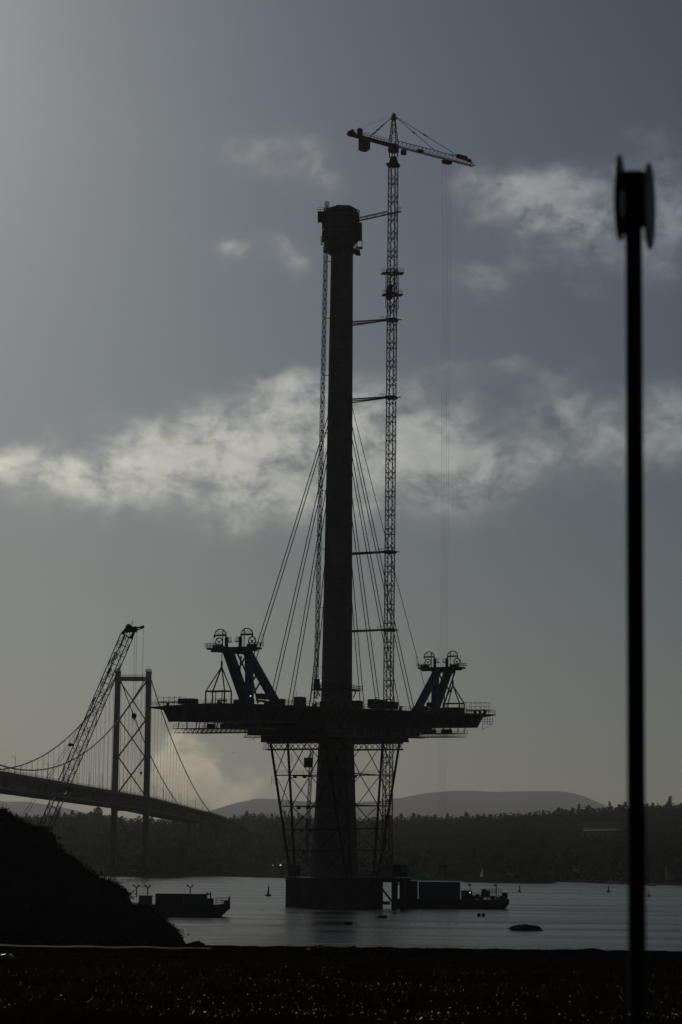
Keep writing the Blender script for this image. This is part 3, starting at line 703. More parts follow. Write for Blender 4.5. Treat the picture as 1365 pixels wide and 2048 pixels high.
# ties to the pylon
for py_ in (640, 795, 1104, 1260):
    z = zpy(py_, YC, 760); w = interp(PROF, z) / 2; b = MB()
    b.lattice((XC, YC, z - .2), (XC, YC, z + .2), 2.75, 1, 0.42, 0.42, ang=RA)
    e = V((PX + w * 0.98, PY - 1.0, z - 0.1)); e2 = V((PX + w * 0.9, PY + 2.0, z - 0.2))
    b.bar(V((XC - 1.3, YC - .6, z + .1)), e, 0.42); b.bar(V((XC - 1.3, YC + .8, z)), e2, 0.32)
    if py_ in (640, 795): b.bar(V((XC - 1.6, YC - .3, z - .25)), e + V((0, .5, -1.1)), 0.26)
    if py_ == 1104: b.bar(V((XC - 1.6, YC - .3, z - .25)), e + V((0, .5, -.5)), 0.22)
    b.bar(V((XC - 1.3, YC - .9, z)), V((XC + 3.0, YC - .9, z)), 0.3); b.rail([V((XC - 3.6, YC - 1.2, z + .2)), V((XC - 1.6, YC - 1.2, z + .2))], 0.8, .04, 1)
    b.build('wall_tie', M['crane_red'], crane)
b = MB(); p = at(719, 438.5, 768); q = at(775, 426, YC)
b.lattice(p, q, 0.95, 1.3, 0.13, 0.09); b.box((p + q) / 2 + V((0, 0, -0.5)), (0.1, 0.1, 0.1)); b.bar(p - V((0, 0, .5)), q - V((0, 0, .5)), 0.9, 0.14)
b.bar(q - V((0, 0, .4)), at(803, 420.5, YC) - V((0, 0, .4)), 1.4, 0.2); b.rail([at(790, 423, YC) - V((0, .5, .2)), at(803, 420, YC) - V((0, .5, .2))], 1.1, .05, .7); b.build('access_bridge', M['grey_steel'], crane)
# slewing part
b = MB(); b.lattice((XC, YC, zm), (XC, YC, zm + .6), 3.0, .6, .4, .35, ang=RA)
for z_, r in ((zm + .3, 1.75), (zm + 1.2, 1.45), (zm + 2.0, 1.2)): b.tube((XC, YC, z_), (XC, YC, z_ + .9), r, 16, r * 0.9)
for k in range(4):
    a = RA + pi / 4 + k * pi / 2; b.bar((XC + 1.3 * cos(a), YC + 1.3 * sin(a), zm + 2.9), (XC + 1.4 * cos(a), YC + 1.4 * sin(a), zm + 4.4), .35)
b.build('slew_ring', M['dark_steel'], crane)
JD = V((cos(radians(40.5)), sin(radians(40.5)), 0)); JN = V((-JD.y, JD.x, 0)); J0 = V((XC, YC, ZJ))
b = MB(); b.box(J0 - V((0, 0, 1.0)), (2.5, 2.3, 2.5), radians(40)); b.build('machine_house', M['blue'], crane)
b = MB(); c = J0 + JD * 3.1 + JN * (-1.4) - V((0, 0, 1.9)); b.box(c, (1.4, 1.2, 1.6), radians(40)); b.build('driver_cab', M['grey_box'], crane)
za = at(788, 226, YC).z
b = MB(); b.lattice(J0 + V((0, 0, .2)), V((XC, YC, za - 1.8)), 2.4, 2.2, 0.24, 0.14, ang=radians(20), w2=0.75); b.box((XC, YC, za - 1.1), (1.1, 1.1, 1.6)); b.rail([V((XC - .8, YC - .8, za - 2)), V((XC + .8, YC - .8, za - 2))], 1.2, .05, .5)
b.box((XC, YC, za - 2.0), (1.9, 1.7, .12)); b.tube((XC, YC, za - .3), (XC, YC, za + .2), .12, 6); b.build('tower_head', M['crane_red'], crane)
JL, JC = 35.0, 18.5
b = MB(); p0 = J0 + JD * 1.3 + V((0, 0, 0)); p1 = J0 + JD * JL
nb = 20
for i in range(nb):
    t0, t1 = i / nb, (i + 1) / nb; hh = lambda t: 1.9 - 1.0 * max(0, (t - .72) / .28)
    a0, a1 = p0.lerp(p1, t0), p0.lerp(p1, t1)
    for sg in (-1, 1):
        b.bar(a0 + JN * sg * .7, a1 + JN * sg * .7, .16); b.bar(a0 + JN * sg * .7, a0.lerp(a1, .5) + V((0, 0, hh(t0))), .075); b.bar(a0.lerp(a1, .5) + V((0, 0, hh(t0))), a1 + JN * sg * .7, .075)
    b.bar(a0 + JN * .7, a0 - JN * .7, .12); b.bar(a0 + JN * .7, a1 - JN * .7, .09)
    if i < nb - 1: b.bar(a0.lerp(a1, .5) + V((0, 0, hh(t0))), a1.lerp(p0.lerp(p1, (i + 2) / nb), .5) + V((0, 0, hh(t1))), .17)
b.bar(p0 + JN * .7, p1 + JN * .7, .3, .18); b.box(p0.lerp(p1, .30) + V((0, 0, .5)), (2.0, 1.1, .7), radians(40))
b.rail([p0.lerp(p1, .93) + V((0, 0, .7)), p1 + V((0, 0, .4))], .8, .04, 1); b.build('jib', M['crane_red'], crane)
b = MB(); c = p0.lerp(p1, .84) + V((0, 0, 2.0)); b.box(c, (4.2, .9, 1.2), radians(40)); b.box(c + JD * 2.9 - V((0, 0, .4)), (2.2, .7, .8), radians(40)); b.bar(c - JD * 4.6 + V((0, 0, -.3)), c - JD * 2, .18); b.rail([c - JD * 4.6 + V((0, 0, -.6)), c - JD * 4.2 + V((0, 0, -.6))], .8, .05, .4)
b.build('jib_winch', M['crane_red'], crane)
b = MB(); pc = p0.lerp(p1, .645) - V((0, 0, .75)); b.box(pc, (3.2, 1.5, .55), radians(40)); b.box(pc - JD * .2 - V((0, 0, .55)), (2.2, 1.1, .55), radians(40))
for k in (-1.4, -.5, .5, 1.4): b.tube(pc + JD * k - JN * .8 - V((0, 0, .4)), pc + JD * k + JN * .8 - V((0, 0, .4)), .3, 10)
b.build('trolley', M['crane_orange'], crane)
b = MB(); c1 = J0 - JD * JC; b.bar(J0 - JD * 1.0 - V((0, 0, .15)) + JN * .75, c1 + JN * .75, .35, .75); b.bar(J0 - JD * 1.0 - V((0, 0, .15)) - JN * .75, c1 - JN * .75, .35, .75); b.bar(J0 - JD * 1.0 - V((0, 0, .1)), c1, 1.5, .3)
for sg in (-1, 1): b.rail([J0 - JD * 2 + JN * sg * .95 + V((0, 0, .3)), c1 + JN * sg * .95 + V((0, 0, .3))], 1.1, .04, 1.3)
b.build('counter_jib', M['crane_red'], crane)
b = MB(); c = J0 - JD * (JC * .66) - V((0, 0, 2.0)); b.box(c, (3.2, 1.9, 3.3), radians(40)); b.box(c - V((0, 0, 1.9)) - JD * .3, (2.6, 1.8, .6), radians(40)); b.build('counterweight', M['concrete'], crane)
b = MB(); c = J0 - JD * (JC * .76) + V((0, 0, 1.5)); b.box(c, (1.3, 1.2, 2.2), radians(40)); c = J0 - JD * (JC * .95) + V((0, 0, .8)); b.tube(c - JN * .7, c + JN * .7, .7, 14); b.box(c - V((0, 0, .5)), (2.2, 1.8, .5), radians(40)); b.build('hoist_winch', M['dark_steel'], crane)
TP = V((XC, YC, za - .8))
def tie(q, nm='tie_bar', r=.075, knobs=0):
    b = MB(); b.tube(TP, q, r, 6)
    for k in range(knobs): t = .45 + .16 * k; m0, m1 = TP.lerp(q, t), TP.lerp(q, t + .05); b.tube(m0, m1, r * 2.6, 6)
    b.build(nm, M['dark_steel'], crane)
tie(p0.lerp(p1, .50) + V((0, 0, 1.7)), knobs=1, r=.09); tie(p0.lerp(p1, .80) + V((0, 0, 2.0)), knobs=1, r=.09)
for sg in (-1, 1): tie(J0 - JD * (JC * .56) + JN * sg * .7 + V((0, 0, .4)), knobs=3)
tie(J0 - JD * (JC * .80) + V((0, 0, 2.6)), r=.03)
# hook and falls
hz = at(880, 1742, 783).z
for k, (dj, dn) in enumerate(((-1.8, 0), (-.6, 0), (.6, 0), (1.8, 0))):
    p = pc + JD * dj + JN * dn; q = V((pc.x + JD.x * dj * .68, pc.y + JD.y * dj * .68, hz + 2.0)); MB().tube(p, q, .024, 5).build('hoist_rope', M['rope'], crane)
b = MB(); hb_ = V((pc.x, pc.y, hz)); b.box(hb_ + V((0, 0, 1.6)), (2.3, .8, .7))
for sg in (-1, 1): b.bar(hb_ + V((sg * .8, 0, 1.3)), hb_ + V((sg * .9, 0, -1.0)), .45); b.bar(hb_ + V((sg * .9, 0, -1.0)), hb_ + V((sg * .2, 0, -1.5)), .4)
b.bar(hb_ + V((0, 0, -1.4)), hb_ + V((0, 0, -3.2)), .12); b.build('hook_block', M['red_steel'], crane)

# temporary trestles under the deck, near side (toward the camera) and far side
def trestle(sg, label):
    t = thing('support_trestle', P(sg * 9.5, 0, ctop), label, 'trestle', 'raking trestles propping the deck')
    zbot = zt(sg * 20) - 10.6
    NT = (-12.2, -6.4, 6.4, 12.2); NB = (-10.2, -8.6, 8.6, 10.2)
    def lp(k, f): return P(sg * (9.5 + 10.5 * f), NB[k] + (NT[k] - NB[k]) * f, ctop + (zbot - ctop) * f)
    for k in range(4): MB().bar(lp(k, 0), lp(k, 1), .75).build('leg', M['trestle'], t)
    fr = (0.2, 0.36, 0.53, 0.76)
    for f in fr:
        b = MB(); b.bar(lp(0, f), lp(3, f), .36)
        b.bar(lp(1, f), V((PX, PY, lp(1, f).z)) + N_ * -5.0, .28); b.bar(lp(2, f), V((PX, PY, lp(2, f).z)) + N_ * 5.0, .28)
        if f in (0.76, 0.53): b.rail([lp(0, f) + V((0, 0, .2)), lp(3, f) + V((0, 0, .2))], 1.1, .04, 2.2)
        for kk in (0.28, 0.42): b.box(lp(0, f).lerp(lp(3, f), kk) - V((0, 0, .5)), (.9, .9, .8), TH)
        b.build('cross_beam', M['trestle'], t)
    b = MB(); lv = (0,) + fr + (1.0,)
    for f0, f1 in zip(lv[:-1], lv[1:]):
        for a, c in ((0, 1), (2, 3)): b.bar(lp(a, f0), lp(c, f1), .2); b.bar(lp(c, f0), lp(a, f1), .2)
        mid = lambda f: lp(1, f).lerp(lp(2, f), .5)
        b.bar(lp(1, f0), mid(f1), .22); b.bar(lp(2, f0), mid(f1), .22); b.bar(mid(f0), lp(1, f1), .22); b.bar(mid(f0), lp(2, f1), .22)
    b.build('bracing', M['trestle'], t)
    b = MB(); hh = 2.0      # trussed head beam
    p0, p1 = lp(0, 1) - N_ * 1.2, lp(3, 1) + N_ * 1.2
    for dz in (0, -hh): b.bar(p0 + V((0, 0, dz)), p1 + V((0, 0, dz)), .5)
    n_ = 14
    for i in range(n_): q0, q1 = p0.lerp(p1, i / n_), p0.lerp(p1, (i + 1) / n_); b.bar(q0 - V((0, 0, hh)), q1 if i % 2 else q0.lerp(q1, 1), .18); b.bar(q0, q1 - V((0, 0, hh)), .18)
    b.build('head_beam', M['trestle'], t)
    b = MB(); e0, e1 = lp(0, 1) - N_ * 2.4 - V((0, 0, hh)), lp(0, 1) - V((0, 0, hh)); b.bar(e0, e1, 1.6, .15); b.rail([e0, e1], 2.0, .05, .6, 3); b.build('access_stage', M['grey_steel'], t)
    for f, kx in ((.86, 0.6), (.70, -.9), (.32, -1.2)):
        c = lp(1 if f > .8 else 0, f) + N_ * kx - V((0, 0, .5)); MB().rail([c - N_ * .9, c + N_ * .5], 2.6, .05, .7, 4).build('access_stage', M['grey_steel'], t)
    return t
trestle(-1, 'raking steel trestle propping the deck on the left of the pylon')
trestle(1, 'raking steel trestle propping the deck between pylon and crane mast')
# little things under the near half
o = MB().box(at(617, 1525, 757), (2.6, 2.4, 2.9)).bar(at(622, 1507, 757), at(617, 1515, 757), .3).build('control_cabin', M['red_steel'], origin=at(617, 1535, 757)); tag(o, 'small red cabin hung under the deck beside the left pylon face', 'cabin')
b = MB(); b.lattice(at(612, 1728, 762), at(624, 1498, 762), .8, 1.5, .14, .1, ang=.4)
st = b.build('ladder_tower', M['grey_steel'], origin=at(612, 1728, 762)); tag(st, 'slim lattice ladder tower between left trestle and pylon', 'ladder tower')

# formwork tables and walkways hung under the deck round the pylon
fw = thing('deck_falsework', P(0, 0, zt(0) - 10), 'deep dark mass of falsework hung under the deck around the pylon', 'falsework')
b = MB()
def slab(s0, s1, n0, n1, z0, z1): # z given below the local deck top
    vs = [];
    for s in (s0, s1):
        for n, z in ((n0, z0), (n1, z0), (n1, z1), (n0, z1)): vs.append(P(s, n, zt(s) + z))
    b.add(vs, [(3, 2, 1, 0), (4, 5, 6, 7), (0, 1, 5, 4), (1, 2, 6, 5), (2, 3, 7, 6), (3, 0, 4, 7)])
slab(-24, 24, -13.5, 13.5, -10.2, -6.0); slab(-34, 34, -12.8, 12.8, -8.4, -5.2); slab(-48, 48, -11, 11, -6.9, -5.2)
slab(-22, 22, -14.6, 14.6, -10.4, -9.9)
b.build('table_form', M['dark_steel'], fw)
b = MB(); rr = random.Random(8)
for s in lin(-33, 33, 23):
    for sg in (-1, 1):
        zlo = -9.8 if abs(s) < 23 else -8.0
        b.bar(P(s, sg * 13.8, zt(s) + zlo), P(s, sg * 13.8, zt(s) - 4.6), .22)
for sg in (-1, 1):
    for dz in (-6.0, -7.3, -8.6): b.bar(P(-34, sg * 13.9, zt(-34) + dz), P(34, sg * 13.9, zt(34) + dz), .16)
    b.rail([P(s, sg * 14.6, zt(s) - 8.9) for s in lin(-32, 32, 9)], 1.2, .05, 1.6); b.bar(P(-33, sg * 14.3, zt(-33) - 9), P(33, sg * 14.3, zt(33) - 9), 1.2, .2)
b.build('scaffold', M['grey_steel'], fw)
b = MB()
for s in (-16, -9, 4, 10, 22, 28): b.box(P(s, 14.1, zt(s) - 7.3), (2.6, .12, 2.4), TH)
b.build('debris_sheet', M['blue_box'], fw)

# under-deck travellers at both deck ends
def traveller(sg, label):
    t = thing('deck_traveller', P(sg * 72, 0, zt(sg * 72) - 8), label, 'traveller', 'under deck inspection travellers')
    def Q(s, n, z): return P(sg * s, n - (2.2 if sg > 0 else 0), zt(sg * s) + z)
    b = MB()
    for s in (64, 69, 74, 79):
        b.bar(Q(s, -12, -8.2), Q(s, 12, -8.2), .18); b.bar(Q(s, -12, -7.0), Q(s, 12, -7.0), .22)
        for i in range(16): n0 = -12 + i * 1.5; b.bar(Q(s, n0, -8.2), Q(s, n0 + .75, -7.0), .09); b.bar(Q(s, n0 + .75, -7.0), Q(s, n0 + 1.5, -8.2), .09)
    for n in (-12, -6, 0, 6, 12): b.bar(Q(63, n, -7.0), Q(80, n, -7.0), .2)
    b.build('truss_frame', M['grey_steel'], t)
    b = MB()
    for n in (-11.5, -8.6, -5.7, -2.8, 0.4, 3.2, 6.2, 9.0, 11.5):
        for s in (66, 78): b.bar(Q(s, n, -7.0), Q(s, n + (.4 if int(n) % 2 else 0), -5.0), .28)
    b.build('hanger', M['dark_steel'], t)
    b = MB(); b.rail([Q(79.6, n, -7.0) for n in lin(-12, 12, 5)], 1.25, .05, 1.2); b.rail([Q(63, n, -7.0) for n in lin(-12, 12, 5)], 1.25, .05, 1.2)
    for n, w in ((-4, 1.6), (1.5, 3.6), (8, 2.6)): b.box(Q(72, n, -6.3), (w, w, 1.2), TH)
    b.build('work_platform', M['dark_steel'], t); return t
traveller(-1, 'open trussed traveller hung under the left deck end'); traveller(1, 'open trussed traveller hung under the right deck end')

def bulb(p, parent, r=.17): MB().blob(p, (r, r, r), 1, 2, 0.0).build('lamp_bulb', M['lit'], parent)
# erection gantries
def gantry(sg, n_shift, out, label):
    def Q(s, n, h): s = s + out; return P(sg * s, n + n_shift, zt(sg * s) + h)
    t = thing('lifting_gantry', Q(62, 0, 0), label, 'gantry', 'blue lifting gantries on the deck ends')
    H = 14.9 if sg < 0 else 14.2; up = tuple(N_)
    for p, q, w in ((Q(60.0, 0, 0.6), Q(71.2, 0, H), 1.85), (Q(58.6, .6, 0.6), Q(59.4, .6, H), 1.6), (Q(43, 1.2, 0.6), Q(60.6, .8, H), 1.75)):
        b = MB(); b.bar(p, q, w * 1.25, w, up=(0, 0, 1) if abs((q - p).normalized().z) < .9 else tuple(A_)); b.build('strut', M['blue'], t)
    b = MB()     # second, lighter frame and bracing behind
    z_ = 2.2
    for p, q in ((Q(61, z_, .6), Q(72, z_, H)), (Q(63, z_, .6), Q(63, z_, H)), (Q(63, z_, H * .55), Q(70, z_, H)), (Q(66.5, 0, H * .55), Q(63, z_, H)), (Q(63, 0, H * .92), Q(68, z_, H * .5)), (Q(62, z_, H * .33), Q(55, 1, H * .6)),
                 (Q(58, 1, .5), Q(62, z_, H * .45)), (Q(54, 1, .5), Q(58, 1, H * .5)), (Q(60, 1, .8), Q(54, z_, H * .5))): b.bar(p, q, .38)
    b.build('bracing', M['blue'], t)
    b = MB()
    for s_, n_ in ((61.5, 0), (45, 1.2)):
        b.box(Q(s_, n_, .3), (4.4, 3.8, 1.8), TH); b.box(Q(s_ - 1.5, n_ + 1.6, .8), (2.4, 1.4, 1.5), TH)
        for k in (-1.6, 1.6): b.tube(Q(s_ + k, n_ - 1.2, .1), Q(s_ + k, n_ + 1.2, .1), .7, 10)
    b.box(Q(53, 2.2, 2.4), (5.0, 2.0, 1.5), TH); b.box(Q(52, 2.2, 1.0), (8.5, 1.4, .5), TH); b.build('bogie', M['dark_steel'], t)
    b = MB(); b.bar(Q(60, 0, H + .3), Q(74.5, 0, H + .3), 2.6, 1.6); b.bar(Q(66.5, -5.6, H + .7), Q(66.5, 4.5, H + .7), 3.4, 1.1); b.bar(Q(66.5, -8.2, H + .9), Q(66.5, 7.4, H + .9), 4.6, .5); b.bar(Q(66.5, -7.6, H + .4), Q(66.5, 6.8, H + .4), 1.4, .7)
    b.build('top_beam', M['blue'], t)
    b = MB(); z0 = H + 1.15
    for n0, n1 in ((-8.6, -6.0), (5.4, 7.8)):
        pts = [Q(64, n0, z0), Q(64, n1, z0)] if sg < 0 else [Q(69, n0, z0), Q(69, n1, z0)]
        b.rail([Q(64, n0, z0), Q(64, n1, z0), Q(69, n1, z0), Q(69, n0, z0), Q(64, n0, z0)], 1.3, .05, .8)
    for n0 in (-8.6, 7.8): p = Q(64, n0, z0); b.bar(p, p + V((0, 0, 3.6)), .09); b.bar(p + V((0, 0, 3.6)), p + V((0, 0, 3.6)) + N_ * (.5 if n0 < 0 else -.5), .22); b.bar(p + V((0, 0, 2.2)), p + N_ * (1.2 if n0 < 0 else -1.2), .05)
    b.build('guard_rail', M['grey_steel'], t)
    for side in (-1, 1):        # hooped winch house with a rope sheave on each side
        nc = -5.0 if side < 0 else 3.6; r = 1.85; ar = []
        b = MB(); zc_ = z0 + 3.7
        for i in range(13): a = pi * i / 12; ar.append(Q(66.5, nc + r * cos(a), zc_ + r * .95 * sin(a)))
        b.path(ar, .17, 6)
        b.bar(Q(66.5, nc - r, zc_), Q(66.5, nc + r, zc_), 1.0, .45); b.bar(Q(66.5, nc - r, zc_ + .0), Q(66.5, nc - r, zc_ - .7), .4); b.bar(Q(66.5, nc + r, zc_), Q(66.5, nc + r, zc_ - .7), .4)
        b.rail([Q(66.2, nc - r, zc_ + .2), Q(66.2, nc + r, zc_ + .2)], .9, .035, 1)
        inn = nc - side * r * .45; b.bar(Q(66.5, inn, z0), Q(66.5, inn, zc_ + 1.6), .26)
        b.bar(Q(66.5, nc - side * r, z0), Q(66.5, nc - side * r, zc_), .28); b.build('hoop_frame', M['dark_steel'], t)
        b = MB(); i2 = nc - side * (r + .2); b.bar(Q(66.5, i2, z0 - .2), Q(66.5, i2, z0 + 3.0), 1.0); b.bar(Q(66.5, i2, z0 + 1.7), Q(66.5, i2 - side * 1.6, z0 + 1.7), .9, .25); b.rail([Q(66.5, i2, z0 + 1.7), Q(66.5, i2 - side * 1.5, z0 + 1.7)], 1.4, .06, .5, 3); b.build('winch_column', M['dark_steel'], t)
        b = MB(); wc = nc + side * 1.05; ws = []; rw = 1.15
        cc = Q(65.2 if sg < 0 else 67.8, wc, z0 + 1.9)
        for i in range(25): a = 2 * pi * i / 24; ws.append(cc + N_ * rw * cos(a) + V((0, 0, rw * sin(a))))
        b.path(ws, .2, 6)
        for i in range(3): a = .5 + 2 * pi * i / 3; b.bar(cc, cc + N_ * rw * cos(a) + V((0, 0, rw * sin(a))), .13)
        b.tube(cc - A_ * .25, cc + A_ * .25, .3, 8); b.build('rope_sheave', M['dark_steel'], t)
        b = MB(); b.box(Q(65.5, wc + side * .1, z0 + .45), (2.0, 2.4, .9), TH); b.tube(Q(65.0, wc - 1.4, z0 + .5), Q(65.0, wc + 1.2, z0 + .5), .5, 8); b.build('winch', M['dark_steel'], t)
    if sg < 0: bulb(at(501.5, 1392, Q(60, 3, 1).y - 2.5), t, .18)
    # lifting beam hung from the tip
    sp = thing('lifting_rig', Q(74.8, 0, 0), ('slung steel lifting rig hanging from the left blue gantry' if sg < 0 else 'slung steel lifting rig hanging from the right blue gantry'), 'lifting rig', 'lifting rigs hanging from the gantries')
    tip = Q(74.8, .2, H - .4); apex = Q(74.8, .2, H - 4.6)
    b = MB(); b.bar(tip, apex, .2); b.bar(apex + V((0, 0, 1.6)), apex - V((0, 0, .2)), .55); b.build('link', M['dark_steel'], sp)
    zb_ = 3.4; cor = [Q(74, -3.0, zb_), Q(78, -3.0, zb_), Q(78, 3.0, zb_), Q(74, 3.0, zb_)]
    b = MB()
    for c in cor: b.bar(apex, c, .30)
    b.build('sling', M['dark_steel'], sp)
    b = MB()
    for i in range(4): b.bar(cor[i], cor[(i + 1) % 4], .42)
    for c in cor: b.bar(c, V((c.x, c.y, c.z - 3.6)), .42 )
    b.bar(Q(74, -2.0, zb_), Q(74, -2.0, 0), .25); b.bar(Q(78, 2.2, zb_), Q(78, 2.2, 0), .25); b.build('frame', M['dark_steel'], sp)
    b = MB(); b.box(Q(74.8, .6, .8), (1.2, 2.2, .3), TH); b.rail([Q(74.8, -1, 0), Q(74.8, 2, 0)], 1.4, .05, 1); b.build('stage', M['grey_steel'], sp)
gantry(-1, -0.3, -1.0, 'blue lifting gantry with two hooped winch houses on the left deck end')
gantry(1, 0.3, 14.0, 'blue lifting gantry with two hooped winch houses on the right deck end')

# loads, cabins and scaffolds standing on the deck
def deck_box(name, s, n, size, m, label, cat, extra=None):
    c = P(s, n, zt(s) - 0.02 * abs(n) + size[2] / 2 + .1); b = MB(); b.box(c, size, TH)
    for k in (-1, 1): b.bar(c + V((0, 0, k * size[2] * .46)) - A_ * size[0] / 2 - N_ * (size[1] / 2 + .04) * -1, c + V((0, 0, k * size[2] * .46)) + A_ * size[0] / 2 + N_ * (size[1] / 2 + .04), .14)
    for i in range(6):
        q = c + A_ * (-size[0] / 2 + size[0] * (i + .5) / 6) + N_ * (size[1] / 2 + .03); b.bar(q - V((0, 0, size[2] * .45)), q + V((0, 0, size[2] * .45)), .1)
    o = b.build(name, M[m], origin=P(s, n, zt(s))); tag(o, label, cat); return o
deck_box('site_container', -27, 1.0, (3.2, 2.6, 2.8), 'grey_box', 'pale topped grey container on the deck left of the pylon', 'container')
deck_box('generator', -20, 6, (3.0, 2.4, 1.6), 'dark_steel', 'low dark generator on the deck just left of the pylon foot', 'generator')
deck_box('site_container', 4, 12, (8.0, 3.0, 2.7), 'dark_steel', 'long dark container on the deck between pylon and crane mast', 'container')
deck_box('site_container', 14, 12, (5, 2.6, 2.3), 'dark_steel', 'dark container standing on the deck behind the crane mast', 'container')
deck_box('generator', -4, 9, (3, 2.4, 2.2), 'dark_steel', 'dark generator close against the right of the pylon foot', 'generator')
deck_box('material_stack', -76, -9.5, (4, 4.4, 1.5), 'dark_steel', 'low dark stack of material near the left deck end', 'stack')
deck_box('material_stack', 74, 7.5, (5, 5, 1.6), 'dark_steel', 'low dark stack of material near the right deck end', 'stack')
deck_box('winch_unit', -55, 9, (2.4, 2.0, 1.6), 'dark_steel', 'dark winch beside the foot of the left blue gantry', 'winch')
deck_box('winch_unit', 38, 12, (3.0, 2.0, 1.4), 'dark_steel', 'dark winch on the deck right of the crane mast', 'winch')
def scaffold(s, n, ns, lv, label, w=3.0):
    z0 = zt(s) - .6; b = MB(); o0 = P(s, n, z0)
    for i in range(ns + 1):
        for k in (0, w): p = P(s + k, n - ns * .9 + i * 1.8, z0); b.bar(p, p + V((0, 0, lv * 1.25 + .4)), .08)
    for j in range(1, lv + 1):
        for k in (0, w):
            b.bar(P(s + k, n - ns * .9, z0 + j * 1.25), P(s + k, n + ns * .9, z0 + j * 1.25), .08)
    b.bar(P(s + w / 2, n - ns * .9, z0 + 1.25), P(s + w / 2, n + ns * .9, z0 + 1.25), w, .12)
    o = b.build('scaffold', M['grey_steel'], origin=o0); tag(o, label, 'scaffold')
scaffold(-78, -14.5, 4, 2, 'light tube scaffold on the left tip of the deck')
scaffold(75, 15.0, 4, 3, 'light tube scaffold on the right tip of the deck')
scaffold(-22, -3.5, 4, 2, 'light tube scaffold on the deck left of the pylon foot')
b = MB()
q0 = P(79, 17.5, zt(79) - 1.5)
b.rail([q0 - N_ * 2, q0 + N_ * 1.6], -2.4, .07, .9, 3); b.bar(q0 + N_ * 1.6 - V((0, 0, 2.4)), q0 - N_ * 2 - V((0, 0, 4.2)), .12); b.bar(q0 - N_ * 2, q0 - N_ * 2 - V((0, 0, 4.2)), .12)
o = b.build('hanging_scaffold', M['grey_steel'], origin=q0); tag(o, 'hanging scaffold cage under the right wing tip of the deck', 'scaffold')

# small stores and lamp posts along the deck
rr = random.Random(31); st0 = None
def stores(s, n, k):
    c = P(s, n, zt(s) - .035 * abs(n)); b = MB(); r = random.Random(k)
    b.box(c + V((0, 0, .12)), (1.3, 1.1, .16), TH + r.random())
    for j in range(2 + k % 3): b.box(c + V((r.uniform(-.3, .3), r.uniform(-.3, .3), .35 + .34 * j)), (r.uniform(.5, 1.2), r.uniform(.4, 1.0), .34), TH + r.random() * 2)
    if k % 2: b.tube(c + V((.3, .1, .2)), c + V((.35, .2, 1.7 + .4 * (k % 3))), .09, 6)
    o = b.build('material_pallet', M['dark_steel'], origin=c); return tag(o, 'small pallet of stores on the unfinished bridge deck', 'pallet', 'pallets of stores along the deck')
for k, s in enumerate([-77, -70, -66, -52, -49, -38, -35, -31, -23, -13, 9, 20, 25, 29, 33, 43, 48, 53, 66, 70, 78]): stores(s, rr.choice([17.5, 16.5, 18.2]) if s > -60 else rr.uniform(-16, 12), k)
lp0 = None
for s in (-64, -46, -29, -11, 22, 40, 57, 77):
    c = P(s, 18.6, zt(s) - .65)
    if lp0 is None:
        lp0 = thing('deck_lamp', c, 'thin temporary lamp post on the deck edge railing', 'lamp', 'temporary lamp posts along the deck'); MB().bar(c, c + V((0, 0, 3.4)), .09).build('post', M['grey_steel'], lp0); MB().box(c + V((.15, 0, 3.45)), (.5, .25, .18)).build('lamp_head', M['dark_steel'], lp0)
    else: copy_tree(lp0, c)

bulb(at(642, 1361, DT - 3.5), hoist)
# people on the works, tiny
def person_proto():
    me = bpy.data.meshes.new('person'); pts = [(0, 0, .95), (0, 0, 1.2), (0, 0, 1.42), (0, 0, 1.53), (0, -.02, 1.68), (.22, 0, 1.4), (.30, -.03, 1.12), (.28, -.16, .92), (-.22, 0, 1.4), (-.30, -.03, 1.12), (-.27, -.2, .95), (.11, 0, .9), (.13, -.03, .5), (.13, 0, .06), (.14, -.14, .04), (-.11, 0, .9), (-.13, .02, .5), (-.13, .05, .06), (-.14, -.09, .04)]
    ed = [(0, 1), (1, 2), (2, 3), (3, 4), (2, 5), (5, 6), (6, 7), (2, 8), (8, 9), (9, 10), (0, 11), (11, 12), (12, 13), (13, 14), (0, 15), (15, 16), (16, 17), (17, 18)]
    rad = [.15, .17, .15, .065, .12, .075, .055, .045, .075, .055, .045, .105, .08, .055, .05, .105, .08, .055, .05]
    me.from_pydata(pts, ed, []); o = bpy.data.objects.new('person', me); COL.objects.link(o); ORIG[o.name] = V((0, 0, 0))
    o.modifiers.new('skin', 'SKIN')
    for v, r in zip(me.skin_vertices[0].data, rad): v.radius = (r, r)
    me.skin_vertices[0].data[0].use_root = True; s = o.modifiers.new('sub', 'SUBSURF'); s.levels = 1; s.render_levels = 1; me.materials.append(M['hivis'])
    tag(o, 'worker', 'person', 'workers on the bridge site'); return o
pp = person_proto(); first = True
for loc, lb, rz in ((at(708.5, 426, 766), 'left one of three yellow jacketed workers on the formwork top', .4), (at(713.2, 429, 766), 'middle worker in a yellow jacket on the formwork top edge', 2.0),
                    (at(718, 433, 766.5), 'worker in a yellow jacket nearest the crane access bridge', 1.0), (P(61, 6.5, zt(61) - .3), 'worker standing on the deck between the legs of the right gantry', 1.2),
                    (P(-73, -5.5, zt(-73) - .2), 'worker standing on the deck below the left lifting frame', .3), (P(77.5, 10.5, zt(77.5) - .35), 'worker standing on the right deck end by the scaffold', 2.5)):
    if first: pp.location = loc; pp.rotation_euler[2] = rz; pp['label'] = lb; first = False
    else: copy_tree(pp, loc, lb, rz=rz)
